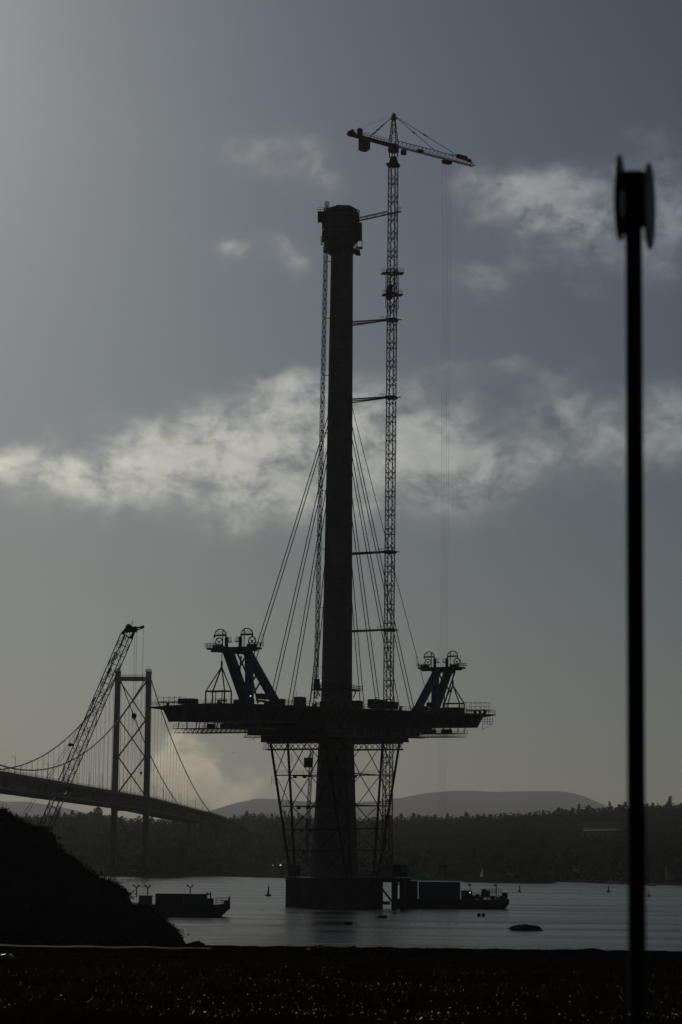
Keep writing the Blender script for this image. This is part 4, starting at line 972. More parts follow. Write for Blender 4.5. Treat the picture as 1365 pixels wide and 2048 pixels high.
# gulls below the left deck end
def gull(px, py, D, s, label, first=[None]):
    p = at(px, py, D)
    b = MB(); b.blob((0, 0, 0), (.22, .1, .09), 1, 2, .05)
    for sg in (-1, 1): b.add([(.1, 0, .02), (-.1, 0, .02), (-.12, sg * .5, .2), (.08, sg * .5, .22), (-.02, sg * 1.0, .05)], [(0, 1, 2, 3), (3, 2, 4)])
    o = b.build('gull', M['gull'], origin=(0, 0, 0)); o.location = p; o.rotation_euler = (0, .1, s); o.scale = (1.2,) * 3; tag(o, label, 'bird', 'gulls flying below the deck')
gull(500, 1481, 690, 1.2, 'gull gliding just under the left half of the deck'); gull(467, 1505, 690, 1.9, 'lowest gull flying alone over the low cloud'); gull(507, 1478, 690, .7, 'gull close beside another right under the deck')

# ------------------------------------------------------------------ jetty and barges
wl = at_z(780, 1813, 0)
JY = 757.0
jet = thing('jetty', at_z(790, 1813, 0), 'dark piled jetty joining the round base to the crane barge', 'jetty')
b = MB(); pa, pb = at(716, 1749, JY), at(822, 1750, JY); zj = ctop
b.box(((pa.x + pb.x) / 2, JY + 4, zj - .4), (pb.x - pa.x, 12, 1.4)); b.build('platform', M['dark_steel'], jet)
for px_ in (790, 806):
    for dy in (0, 7): p = at(px_, 1755, JY + dy); MB().tube((p.x, p.y, -.6), (p.x, p.y, zj - 1), .95, 12).build('pile', M['dark_steel'], jet)
b = MB(); p = at(765, 1778, JY); q = at(784, 1803, JY); b.bar(p, q, .6); b.box(at(770, 1806, JY), (3.2, 2, 1.0)); b.bar(at(786, 1768, JY), at(800, 1768, JY), .5); b.bar(at(765, 1757, JY), at(790, 1757, JY), .8, .9); b.build('brace', M['dark_steel'], jet)
b = MB(); b.rail([(x, JY - 1.6, zj + .3) for x in lin(pa.x, pb.x, 5)], 1.3, .06, 1.2, 3); b.build('guard_rail', M['grey_steel'], jet); b = MB(); b.rail([at(x, 1736, JY + 6) for x in (722, 745, 768, 792)], 1.3, .06, 1.2, 3); b.build('guard_rail', M['grey_steel'], jet)
o = MB().box(at(800, 1742, JY - 1), (4.4, 2.4, 3.4)).box(at(800, 1730, JY - 1), (4.6, 2.6, .2)).build('site_cabin', M['dark_steel'], origin=at(800, 1752, JY - 1)); tag(o, 'dark site cabin on the jetty right of the crane mast foot', 'cabin')
for px_, py_, w, lb in ((812, 1740, 2.6, 'green netting screen on the jetty beside the dark cabin'), (841, 1752, 2.2, 'bright green netting bundle on top of the barge containers, left one'), (853, 1752, 2.0, 'bright green netting bundle on the barge containers, right one')):
    b = MB(); c = at(px_, py_, JY - 3)
    n_, m__ = 14, 6; o_i = len(b.v); r_ = random.Random(int(px_))
    for j in range(m__ + 1):
        for i in range(n_ + 1):
            b.v.append((c.x - w / 2 + w * i / n_, c.y + .22 * sin(i * 1.3 + j * .6) + r_.uniform(-.06, .06), c.z - .6 + 1.15 * j / m__ + (.12 * sin(i * 1.9) if j == m__ else 0)))
    for j in range(m__):
        for i in range(n_): k = o_i + j * (n_ + 1) + i; b.f.append((k, k + 1, k + n_ + 2, k + n_ + 1))
    o = b.build('debris_net', M['green_net'], origin=c - V((0, 0, .6))); tag(o, lb, 'netting')
b = MB(); c = at(829, 1737, JY + 3); b.lattice(at(829, 1752, JY + 3), at(829, 1718, JY + 3), .9, 1.3, .12, .08); o = b.build('light_mast', M['red_steel'], origin=at(829, 1752, JY + 3)); tag(o, 'short red lattice mast on the jetty right of the crane', 'mast')

def hull(b, xl, xr, y0, y1, zt_, zb_=-.5, rake=2.5, bow_rise=0.0, stern=0.5):
    n_ = 12; rings = []
    for i in range(n_ + 1):
        t = i / n_; x = xl + (xr - xl) * t; zz_ = zt_ + bow_rise * max(0, (t - .75) / .25) ** 1.5; w = 1 - .35 * max(0, (t - .82) / .18) ** 2
        ym, yh = (y0 + y1) / 2, (y1 - y0) / 2 * w; lo = x - rake * max(0, (t - .8) / .2) + stern * max(0, (.1 - t) / .1)
        rings.append([V((lo, ym - yh, zb_)), V((lo, ym + yh, zb_)), V((x, ym + yh * 1.02, zz_ * .55)), V((x, ym + yh * 1.02, zz_)), V((x, ym - yh * 1.02, zz_)), V((x, ym - yh * 1.02, zz_ * .55))])
    b.loft(rings); return b
# work barge on the right
wr = at_z(1016, 1817, 0); w0 = at_z(784, 1815, 0); BY = w0.y - 2
barge = thing('work_barge', (w0.x, BY, 0), 'dark work barge loaded with blue containers moored right of the pylon base', 'barge')
zh = at(990, 1800, BY).z; xl, xr = w0.x + .5, wr.x
MB_ = hull(MB(), xl, xr, BY - 1, BY + 13, zh, rake=1.6, bow_rise=.35); MB_.build('hull', M['hull'], barge)
b = MB(); b.rail([(x, BY - .6, zh) for x in lin(at(945, 1800, BY).x, xr - 1, 4)], 1.2, .06, 1.1, 3); b.build('guard_rail', M['grey_steel'], barge); b = MB(); b.rail([at(x, 1788, BY + 6) for x in (966, 985, 1003)], 1.5, .06, .9, 3); b.build('guard_rail', M['grey_steel'], barge)
for k in range(12):
    x = xl + 3 + k * 2.6; c = V((x, BY - 1.32, .75)); MB().path([c + V((.42 * cos(a), 0, .42 * sin(a))) for a in lin(0, 2 * pi, 13)], .13, 6).build('tyre_fender', M['hull'], barge)
for px_, ty in ((941, 1770), (993, 1771)):
    b = MB(); p = at(px_, 1797, BY + 3); q = at(px_, ty, BY + 3); b.bar(p, q, .22); b.box(q + V((-.3, -.3, .1)), (1.1, .5, .5)); b.build('floodlight', M['dark_steel'], barge)
b = MB(); c = at(1010, 1793, BY + 2); b.box(c, (1.6, 1.4, 2.4)); b.tube(at(1003, 1797, BY + 2), at(1003, 1791, BY + 2), .5, 8); b.build('bollard', M['dark_steel'], barge)
def container(px0, px1, py0, py1, D, depth, m, label, name='shipping_container', cat='container'):
    p0, p1 = at(px0, py1, D), at(px1, py0, D); b = MB(); c = V(((p0.x + p1.x) / 2, D + depth / 2, (p0.z + p1.z) / 2)); w, h = p1.x - p0.x, p1.z - p0.z
    b.box(c, (w, depth, h)); n_ = max(4, int(w / .45))
    for i in range(n_):
        x = c.x - w / 2 + w * (i + .5) / n_; b.bar((x, D - .03, p0.z + .15), (x, D - .03, p1.z - .15), .2, .08)
    for z in (p0.z + .1, p1.z - .1): b.bar((c.x - w / 2, D - .06, z), (c.x + w / 2, D - .06, z), .18)
    for x in (c.x - w / 2 + .1, c.x + w / 2 - .1): b.bar((x, D - .07, p0.z), (x, D - .07, p1.z), .22)
    o = b.build(name, M[m], origin=(c.x, D, p0.z)); tag(o, label, cat)
container(838, 921, 1764, 1781, BY + 2, 3.2, 'blue_box', 'upper long blue container on the barge, right end square'); container(838, 921, 1781, 1799, BY + 1.96, 3.2, 'blue_box', 'lower blue container under the long upper one on the barge')
container(800, 836, 1762, 1780, BY + 2, 3.2, 'dark_steel', 'upper dark container on the barge beside the jetty piles'); container(800, 836, 1780, 1799, BY + 1.96, 3.2, 'dark_steel', 'lower dark container on the barge beside the jetty piles')
container(923, 945, 1781, 1799, BY + 3, 3, 'dark_steel', 'dark deck cabin on the barge right of the blue containers', 'deck_cabin', 'cabin')
o = MB().box(at(972, 1788, BY + 4), (2.6, 2.2, 2.2)).box(at(968, 1783, BY + 4), (1.4, 2.0, 1.5)).bar(at(963, 1797, BY + 4), at(963, 1784, BY + 4), .3).build('winch', M['grey_box'], origin=at(972, 1797, BY + 4)); tag(o, 'squat winch machine on the barge between the two floodlights', 'winch')
o = MB().tube(at(952, 1793, BY + 3), at(960, 1793, BY + 3), .8, 10).box(at(956, 1796.5, BY + 3), (2.2, 2, .5)).build('cable_drum', M['dark_steel'], origin=at(956, 1798, BY + 3)); tag(o, 'dark cable drum on the barge right of the deck cabin', 'drum')

bulb(at(940.5, 1785, BY + 1), barge, .16)
for k_, (px_, h_, dx_, lb_) in enumerate(((949, 1.3, 4, 'crate with upright pipes on the barge right of the deck cabin'), (962, .9, 2, 'low crate on the barge beside the squat winch machine'), (986, 1.2, 3, 'crate of gear on the barge under the right floodlight'), (998, .8, 2, 'low crate near the bow of the barge'), (931, 1.0, 1, 'crate lying in front of the dark deck cabin on the barge'))):
    c = at(px_, 1799, BY + dx_); c.z = zh; b = MB(); b.box(c + V((0, 0, h_ / 2)), (1.3, 1.1, h_), .2 * k_); r_ = random.Random(k_)
    for j in range(3): b.bar(c + V((-.4 + .4 * j, 0, h_ * .9)), c + V((-.5 + .45 * j + r_.uniform(-.2, .2), 0, h_ + r_.uniform(.3, 1.5))), .1)
    for z_ in (.1, h_ - .1): b.bar(c + V((-.68, -.58, z_)), c + V((.68, -.58, z_)), .09)
    o = b.build('gear_crate', M['dark_steel'], origin=c); tag(o, lb_, 'crate')
# work barge on the left, partly behind the headland
wl_ = at_z(440, 1834, 0); LY = wl_.y
lb = thing('work_barge', (wl_.x, LY, 0), 'dark barge with a raised bow anchored behind the black headland', 'barge')
zl_ = at(420, 1811, LY).z; xr = at(458, 1812, LY).x; xl = at(262, 1830, LY).x
hull(MB(), xl, xr, LY, LY + 11, zl_, rake=2.6, bow_rise=.7).build('hull', M['hull'], lb)
b = MB(); b.rail([(x, LY + .6, zl_ + .1) for x in lin(at(432, 1810, LY).x, xr - .2, 3)] + [(xr - .2, LY + 10, zl_ + .6)], 1.7, .07, .9, 3); b.build('guard_rail', M['grey_steel'], lb)
b = MB(); b.box(at(420, 1805, LY + 4), (1.8, 3, 2)); b.box(at(452, 1808, LY + 4), (1.0, 2, 1.6)); b.bar(at(421.5, 1800, LY + 4), at(421.5, 1784, LY + 4), .35); b.bar(at(408, 1789, LY + 4), at(422, 1789, LY + 4), .3); b.box(at(415, 1787, LY + 4), (.5, .5, .5)); b.build('anchor_winch', M['dark_steel'], lb)
for px_ in (273.5, 296, 381):
    b = MB(); p = at(px_, 1795, LY + 5); q = at(px_, 1774, LY + 5); b.bar(p, q, .28); b.bar(q - V((.45, 0, 0)), q + V((.45, 0, 0)), .16)
    for sg in (-1, 1): b.bar(q + V((sg * .3, 0, -.1)), q + V((sg * .62, -.1, .32)), .2); b.box(q + V((sg * .62, -.1, .38)), (.55, .4, .3))
    b.build('floodlight', M['dark_steel'], lb)
container(311, 413, 1788, 1812, LY + 1, 6, 'dark_steel', 'long dark deckhouse on the barge behind the headland', 'deckhouse', 'deckhouse')
container(278, 303, 1791, 1812, LY + 2, 4, 'grey_box', 'small grey cabin under floodlights on the left barge', 'deck_cabin', 'cabin')
container(365, 411, 1793, 1809, LY + .9, .2, 'blue_box', 'blue panelled bin leaning against the long dark deckhouse', 'waste_bin', 'bin')

# floats, buoys and rock on the water
def buoy(px, py, h, label, m='buoy_dark'):
    p = at_z(px, py, 0); k = p.y / F; b = MB(); h_ = h * k
    o = thing('navigation_buoy', p, label, 'buoy', 'navigation buoys in the channel')
    b.tube(p - V((0, 0, .2)), p + V((0, 0, h_ * .14)), h_ * .30, 14, h_ * .32); b.tube(p + V((0, 0, h_ * .14)), p + V((0, 0, h_ * .22)), h_ * .32, 14, h_ * .1); b.build('float', M[m], o)
    b = MB(); b.tube(p + V((0, 0, h_ * .2)), p + V((0, 0, h_ * .75)), h_ * .11, 8, h_ * .06); b.tube(p + V((0, 0, h_ * .75)), p + V((0, 0, h_)), h_ * .09, 8, h_ * .02); b.build('topmark', M[m], o)
buoy(537, 1792, 20, 'spar buoy left of the pylon base', 'buoy_dark'); buoy(1039.5, 1784, 13, 'dark buoy off the low spit right of the barge'); buoy(1217.5, 1784, 13, 'dark buoy in the channel left of the signpost'); buoy(1298.5, 1793, 12, 'dark buoy in the channel right of the signpost')
for px_, lb_ in ((958.3, 'left one of two red round floats right below the barge'), (967.3, 'right one of two red round floats below the barge')):
    p = at_z(px_, 1833, 0); o = MB().blob(p + V((0, 0, .4)), (.52, .52, .5), 1, 2, .04).tube(p + V((0, 0, .85)), p + V((0, 0, 1.0)), .12, 8).build('mooring_float', M['buoy_red'], origin=p, smooth=True); tag(o, lb_, 'float', 'paired red floats')
for px_, w, lb_ in ((765, 17, 'longer dark pontoon float on the water below the pylon base'), (698, 13, 'short dark pontoon float nearer the shore')):
    py_ = 1836 if px_ > 700 else 1849.5; p = at_z(px_, py_, 0); k = p.y / F; b = MB(); b.box(p + V((0, 0, .1)), (w * k, .9, .7)); b.bar(p + V((-w * k / 2, 0, .5)), p + V((w * k / 2, 0, .5)), .3)
    for sg in (-1, 1): b.tube(p + V((sg * w * k * .4, -.5, .2)), p + V((sg * w * k * .4, .5, .2)), .3, 8)
    o = b.build('pontoon', M['dark_steel'], origin=p); tag(o, lb_, 'pontoon')
p = at_z(753.5, 1836, 0); o = MB().blob(p + V((0, 0, .1)), (.28, .28, .3), 2, 2, .04).tube(p + V((0, 0, .3)), p + V((0, 0, .5)), .07, 6).build('marker_float', M['buoy_red'], origin=p); tag(o, 'tiny red marker float beside the longer pontoon', 'float')
p = at_z(1052, 1861, 0); b = MB(); b.blob(p + V((0, 0, .15)), (3.4, 1.8, 1.05), 12, 4, .3, 1.6, flat=-.5)
for k in range(9): b.blob(p + V((-2.6 + k * .65, random.uniform(-.3, .3), .62)), (.5, .5, .34), k, 2, .4)
o = b.build('rock_islet', M['weed_rock'], origin=p); tag(o, 'flat topped weedy rock standing alone in the near water', 'rock')

# ------------------------------------------------------------------ suspension bridge behind
DS = 1920.0; o_top = at(270, 1347, DS); SXo = o_top.x - 1.0; SYo = DS
B_ = V((.073, .9973, 0)); R_ = V((.9973, -.073, 0)); ZTOP = o_top.z
def S(t, r, z): return V((SXo, SYo, 0)) + B_ * t + R_ * r + V((0, 0, z))
def dz(t): return 60.0 + (0 if t < 0 else -(t / 408) * 5.0) + (1.5 * (1 - ((t + 503) / 503) ** 2) if t < 0 else 0) * 0 if t < 408 else 55.0 - (t - 408) * .030
sus = thing('suspension_bridge', S(0, 0, 0), 'grey suspension bridge with cross braced tower receding to the far shore on the left', 'bridge')
CR = 11.9
tw = MB()
for sg in (-1, 1):
    b = MB(); b.bar(S(0, sg * (CR + .5), 3), S(0, sg * CR, ZTOP), 4.5, 5.6, w2=3.7, h2=4.6, up=tuple(B_)); lg = b.build('tower_leg', M['bridge_grey'], sus)
    b = MB(); b.box(S(0, sg * CR, ZTOP + .8), (4.4, 5.0, 1.6)); b.rail([S(-2, sg * CR - 2.4, ZTOP + 1.6), S(-2, sg * CR + 2.4, ZTOP + 1.6)], 1.6, .12, .8); b.bar(S(0, sg * CR, ZTOP + 1), S(0, sg * CR, ZTOP + 5.5), .25)
    for k in range(6): b.bar(S(-1, sg * CR - 2.2 + k * .9, ZTOP + 1.5), S(-1, sg * CR - 2.4 + k * .95, ZTOP + 2.6 + (k * 37 % 5) * .3), .3)
    b.build('saddle', M['bridge_grey'], lg)
def leg_r(z): return CR - 1.6
zs = [dz(0) + 2.5, dz(0) + 2.5 + (ZTOP - 10 - dz(0)) / 3, dz(0) + 2.5 + (ZTOP - 10 - dz(0)) * 2 / 3, ZTOP - 6]
for z0, z1 in zip(zs[:-1], zs[1:]):
    b = MB()
    for dy in (-1.6, 1.6):
        b.bar(S(dy, -leg_r(z0), z0), S(dy, leg_r(z1), z1), .5, 1.6, up=tuple(B_)); b.bar(S(dy, leg_r(z0), z0), S(dy, -leg_r(z1), z1), .5, 1.6, up=tuple(B_))
    b.build('cross_brace', M['bridge_grey'], sus)
b = MB(); b.bar(S(0, -CR, 48), S(0, CR, 14), .6, 1.8, up=tuple(B_)); b.bar(S(.7, CR, 48), S(.7, -CR, 14), .6, 1.8, up=tuple(B_)); b.build('cross_brace', M['bridge_grey'], sus)
b = MB(); b.bar(S(0, -CR, ZTOP - 4.2), S(0, CR, ZTOP - 4.2), 4, 3.2); b.rail([S(-1.5, -CR, ZTOP - 2.6), S(-1.5, CR, ZTOP - 2.6)], 1.5, .1, 2); b.build('portal_beam', M['bridge_grey'], sus)
b = MB(); b.bar(S(0, -CR, dz(0) - 9), S(0, CR, dz(0) - 9), 4, 3); b.build('portal_beam', M['bridge_grey'], sus)
b = MB()
for sg in (-1, 1): b.tube(S(0, sg * (CR + .5), -.5), S(0, sg * (CR + .5), 5.5), 8.0, 20, 7.2)
b.bar(S(0, -CR, 2.4), S(0, CR, 2.4), 11, 4); b.build('pier_base', M['caisson'], sus)
# deck and truss
T0, T1, T2 = -980, 408, 1050
b = MB(); rings = [[S(t, r, dz(t) + z) for r, z in ((-16.6, .0), (-16.6, -1.3), (-12, -2.0), (12, -2.0), (16.6, -1.3), (16.6, 0))] for t in lin(T0, T2, 60)]
b.loft(rings); dk = b.build('deck', M['bridge_grey'], sus)
b = MB()
nb = int((T1 - T0) / 9.15)
for i in range(nb):
    t0 = T0 + i * 9.15; t1 = t0 + 9.15
    for sg in (-1, 1):
        r = sg * CR; b.bar(S(t0, r, dz(t0) - 8.6), S(t1, r, dz(t1) - 8.6), .8); b.bar(S(t0, r, dz(t0) - 2), S(t0, r, dz(t0) - 8.6), .6)
        a, c = (-8.6, -2) if i % 2 else (-2, -8.6); b.bar(S(t0, r, dz(t0) + a), S(t1, r, dz(t1) + c), .5)
    b.bar(S(t0, -CR, dz(t0) - 8.6), S(t0, CR, dz(t0) - 8.6), .7); b.bar(S(t0, -CR, dz(t0) - 2.6), S(t0, CR, dz(t0) - 2.6), .8, 1.2)
    b.bar(S(t0, -CR, dz(t0) - 8.5), S(t1, CR, dz(t1) - 8.5), .35); b.bar(S(t0, CR, dz(t0) - 8.4), S(t1, -CR, dz(t1) - 8.4), .35)
    b.bar(S(t0, -CR, dz(t0) - 8.6), S(t0, 0, dz(t0) - 2), .5); b.bar(S(t0, CR, dz(t0) - 8.6), S(t0, 0, dz(t0) - 2), .5)
b.build('stiffening_truss', M['bridge_grey'], dk)
b = MB()
for t0, t1 in zip(lin(T1, T2, 9)[:-1], lin(T1, T2, 9)[1:]):
    for r in (-9, -3, 3, 9): b.bar(S(t0, r, dz(t0) - 3.6), S(t1, r, dz(t1) - 3.6), 1.0, 3.4)
b.build('approach_girder', M['bridge_grey'], dk)
b = MB()
for sg in (-1, 1):
    for z in (.5, 1.1): b.path([S(t, sg * 16.4, dz(t) + z) for t in lin(T0, T2, 60)], .09, 4)
    for t in lin(T0, T2, 200): b.bar(S(t, sg * 16.4, dz(t)), S(t, sg * 16.4, dz(t) + 1.2), .14)
for t in lin(-900, 380, 27):
    for sg in (-1, 1): b.bar(S(t, sg * 13.2, dz(t)), S(t, sg * 13.2, dz(t) + 9.5), .22); b.bar(S(t, sg * 13.2, dz(t) + 9.5), S(t, sg * 11.5, dz(t) + 9.8), .2)
b.build('parapet', M['bridge_grey'], dk)
SPAN = 1006.0
def cz(t):
    if t <= 0: k = (t + SPAN / 2) / (SPAN / 2); return 63.2 + (ZTOP + .8 - 63.2) * k * k
    k = t / 408.0; return (ZTOP + .8) + (dz(408) + .5 - ZTOP - .8) * k - 13.0 * 4 * k * (1 - k)
for sg in (-1, 1):
    b = MB(); b.path([S(t, sg * CR, cz(t)) for t in lin(-980, 0, 60)], .42, 6); b.path([S(t, sg * CR, cz(t)) for t in lin(0, 408, 30)], .42, 6); b.build('main_cable', M['bridge_grey'], sus)
ts = [-18.3 * k for k in range(1, 28)] + [18.3 * k for k in range(1, 22)]
for t in ts:
    for sg in (-1, 1):
        if cz(t) - dz(t) < 1.5: continue
        b = MB()
        for d_ in (-.25, .25): b.bar(S(t + d_, sg * CR, dz(t)), S(t + d_, sg * CR, cz(t)), .10)
        b.build('hanger', M['bridge_grey'], sus)
for t in (408, 500, 585, 670, 755, 840):
    for r in (-8.5, 8.5):
        b = MB(); b.bar(S(t, r, -0.5), S(t, r, dz(t) - 3), 4.4, 3.4); b.build('pier', M['concrete'], sus)

# ------------------------------------------------------------------ crawler crane behind the headland
KD = 520.0
foot = at(80, 1690, KD); tipp = at(262, 1256, KD)
cc = thing('crawler_crane', (foot.x, KD, 16.0), 'lattice boom crawler crane leaning right from behind the black headland', 'crane')
def KP(px, py, d=0): return at(px, py, KD + d)
b = MB(); t1 = KP(88, 1655); wid = 2.25
b.lattice(KP(84, 1672).lerp(KP(254, 1272), .33), KP(254, 1272), 2.0, 2.1, .19, .10, ang=0.3); b.build('boom', M['grey_steel'], cc)
b = MB(); q0, q1 = KP(84, 1672), KP(84, 1672).lerp(KP(254, 1272), .33); bar_ = b.bar  # lower third of the same boom, made paler and glossier to show glints
b.bar = lambda p, q, w, *a, **k: b.tube(p, q, w * .62, 8)
b.lattice(q0, q1, 2.0, 2.1, .19, .12, ang=.3); b.build('boom_glint_section', M['boom_glint'], cc, smooth=True); MB().lattice(KP(78, 1700), q0, .9, 1.5, .2, .12, ang=.3, w2=2.0).build('boom_foot', M['grey_steel'], cc)
b = MB(); h = KP(263, 1256); b.lattice(KP(254, 1272), h, 2.2, 1.6, .3, .2, w2=1.5); b.box(h + V((0, 0, -.3)), (2.4, 1.6, 1.1)); b.tube(h + V((-.5, -.9, .2)), h + V((-.5, .9, .2)), .6, 12); b.tube(h + V((.8, -.7, -.2)), h + V((.8, .7, -.2)), .55, 12)
b.bar(h + V((.5, 0, 0)), KP(287, 1254), .35); b.box(KP(286, 1254), (.6, .5, .55)); b.bar(KP(272, 1262), KP(286, 1256), .2); b.bar(h, h + V((.3, 0, 1.6)), .12); b.build('boom_head', M['dark_steel'], cc)
for i, (d0, x0) in enumerate(((-1.3, 252), (1.3, 255))):
    b = MB(); b.path([KP(x0 + 3, 1262, d0), KP(176 + i * 5, 1428, d0), KP(30 + i * 7, 1655, d0)], .05, 5)
    for f in (.3, .45, .62, .8): p = KP(x0 + 3, 1262, d0).lerp(KP(176 + i * 5, 1428, d0), f); b.tube(p, p + (KP(176, 1428) - KP(255, 1262)).normalized() * 1.0, .11, 6)
    b.build('pendant', M['dark_steel'], cc)
for px_, py0, py1 in ((270, 1262, 1428), (274, 1262, 1428), (287.5, 1256, 1543)):
    MB().tube(KP(px_, py0), KP(px_ - (py1 - py0) * ROLL * 1.8, py1), .03, 5).build('hoist_rope', M['rope'], cc)
b = MB(); p = KP(268.5, 1432); b.box(p, (.9, .5, 1.0)); b.tube(p + V((0, -.35, .1)), p + V((0, .35, .1)), .5, 12); b.bar(p, p - V((0, 0, 1.0)), .2); b.build('hook_block', M['dark_steel'], cc)
b = MB(); p = KP(282.5, 1546); b.blob(p, (.25, .25, .35), 1, 2, .05); b.bar(p, p - V((0, 0, .8)), .1); b.build('headache_ball', M['dark_steel'], cc)
b = MB(); b.bar(KP(139, 1492), KP(143, 1487), .5); p = KP(146, 1490); b.bar(p - V((.9, 0, 0)), p + V((.3, 0, 0)), .5); b.build('boom_stop', M['dark_steel'], cc)
b = MB()
for x_, y_ in ((250, 1272), (232, 1303), (190, 1398), (166, 1445)): p = KP(x_, y_, -1.2); b.bar(p, p + (KP(x_ - 10, y_ + 24) - KP(x_, y_)), .22)
b.build('boom_walkway', M['grey_steel'], cc)
fb = V((foot.x, KD, 16.0))
b = MB(); b.box(fb + V((-3.5, 0, 2.9)), (8, 3.2, 2.6)); b.box(fb + V((-7.5, 0, 2.7)), (1.6, 4.2, 2.4)); b.build('machine_deck', M['grey_box'], cc)
b = MB(); b.box(fb + V((.8, -2.2, 2.9)), (1.8, 1.2, 2.3)); b.build('cab', M['grey_box'], cc)
for sg in (-1, 1):
    b = MB(); pr = []; 
    for i in range(20):
        a = 2 * pi * i / 20; pr.append((3.4 * (1 if cos(a) > 0 else -1) * (abs(cos(a)) ** .4), .75 * sin(a)))
    b.loft([[fb + V((-2 + x, sg * 2.6 - .5, .78 + z)) for x, z in pr], [fb + V((-2 + x, sg * 2.6 + .5, .78 + z)) for x, z in pr]]); b.build('track', M['dark_steel'], cc)
b = MB(); b.bar(fb + V((-6.5, 0, 4)), KP(31, 1655), .5); b.build('gantry_mast', M['grey_steel'], cc)

# ------------------------------------------------------------------ small things on the far shore
def far_house(px, py, q, w, label, m='white'):
    x, D, z = far_pt(px, q); o0 = V((x, D, z - .5)); t = thing('house', o0, label, 'house'); h = w * .42; dp = w * .6
    MB().box(o0 + V((0, 0, h / 2)), (w, dp, h)).build('wall', M[m], t)
    b = MB(); b.add([o0 + V((-w * .53, -dp * .58, h)), o0 + V((w * .53, -dp * .58, h)), o0 + V((w * .53, dp * .58, h)), o0 + V((-w * .53, dp * .58, h)), o0 + V((-w * .53, 0, h * 1.75)), o0 + V((w * .53, 0, h * 1.75))], [(0, 1, 5, 4), (2, 3, 4, 5), (0, 4, 3), (1, 2, 5), (3, 2, 1, 0)]); b.build('roof', M['slate'], t)
    b = MB()
    for k in (-.3, 0, .3): b.box(o0 + V((w * k, -dp * .5 - .05, h * .5)), (w * .12, .12, h * .4))
    b.build('window', M['dark_steel'], t)
far_house(1028, 1742, .035, 9, 'small white house on the low spit right of the pylon'); far_house(562, 1730, .09, 8, 'white house low on the far shore left of the pylon base'); far_house(1162, 1750, .05, 10, 'white house on the far shore behind the small boats'); far_house(1350, 1760, .03, 12, 'white house on the far shore right of the signpost'); far_house(1135, 1745, .12, 14, 'grey house among trees above the far shore', 'grey_box')
def boat(px, py, L_, label, sail=False):
    p = at_z(px, py, 0); t = thing('boat', p, label, 'boat', 'small boats off the far shore'); b = MB(); hull(b, p.x - L_ / 2, p.x + L_ / 2, p.y - L_ * .16, p.y + L_ * .16, L_ * .14, -.1, L_ * .08, L_ * .05, .1); b.build('hull', M['white'], t)
    b = MB(); b.box(p + V((-L_ * .08, 0, L_ * .2)), (L_ * .34, L_ * .2, L_ * .14)); b.bar(p + V((-L_ * .05, 0, L_ * .2)), p + V((-L_ * .05, 0, L_ * .55)), .12); b.build('cabin', M['white'], t)
    if sail:
        b = MB(); a0 = p + V((0, 0, L_ * .25)); b.add([a0, a0 + V((-L_ * .42, .2, 0)), a0 + V((0, 0, L_ * 1.15)), a0 + V((0, .12, 0)), a0 + V((-L_ * .42, .32, 0)), a0 + V((0, .12, L_ * 1.15))], [(0, 1, 2), (5, 4, 3), (0, 3, 4, 1), (1, 4, 5, 2), (2, 5, 3, 0)]); b.bar(a0, a0 + V((0, 0, L_ * 1.2)), .12); b.build('sail', M['sail'], t)
boat(1223, 1768, 8.5, 'left white motor boat of the two moored left of the signpost'); boat(1243, 1768.5, 7.5, 'right white motor boat of the two moored left of the signpost'); boat(1306, 1772, 5.5, 'small white boat moored off the shore right of the signpost')
boat(966, 1763.5, 7, 'white sailing boat with hoisted sail off the low spit', True)
for k_, (px_, py_, r_, lb_) in enumerate(((561.5, 1730.5, .55, 'lit lamp post on the far shore left of the pylon base'), (546, 1731, .28, 'dimmer lamp post on the far shore, left of the bright lamp'))):
    p = at(px_, py_, 1905); g_ = p.z - 7; t = thing('street_lamp', (p.x, p.y, g_), lb_, 'street lamp'); MB().tube((p.x, p.y, g_), p + V((0, 0, .6)), .14, 8, .1).build('post', M['grey_steel'], t); MB().box(p + V((0, .4, .75)), (.9, 1.2, .3)).build('lamp_head', M['grey_steel'], t); bulb(p + V((0, -.1, .1)), t, r_)
# long pale crop tunnel on the hillside
best = min(((abs((CAM_M.to_3x3().inverted() @ (V(far_pt(1198, q / 200)) - V((0, 0, CAMZ)))).y / -(CAM_M.to_3x3().inverted() @ (V(far_pt(1198, q / 200)) - V((0, 0, CAMZ)))).z * F - (CY - 1669)), q / 200) for q in range(40, 190)))
p = V(far_pt(1198, best[1])); q = at(1166, 1668, p.y); q2 = at(1231, 1668, p.y); w = q2.x - q.x; c = V(((q.x + q2.x) / 2, p.y, 0)); b = MB(); n_, m__ = 30, 9
for i in range(n_ + 1):
    x = q.x + w * i / n_; g_ = interp([(q.x, V(far_pt(1166, best[1])).z), (q2.x, V(far_pt(1231, best[1])).z)], x)
    for j in range(m__ + 1): a = radians(-5 + 110 * j / m__); b.v.append((x, p.y - 6.5 - 5.0 * cos(a), g_ + 4.6 + 2.8 * max(-.15, sin(a)) * (1 - .12 * abs(sin(i * .8)))))
for i in range(n_):
    for j in range(m__): k = i * (m__ + 1) + j; b.f.append((k, k + 1, k + m__ + 2, k + m__ + 1))
o = b.build('crop_tunnel', M['film'], origin=c + V((0, 0, p.z))); tag(o, 'long pale crop tunnel glinting halfway up the far hillside', 'crop tunnel')
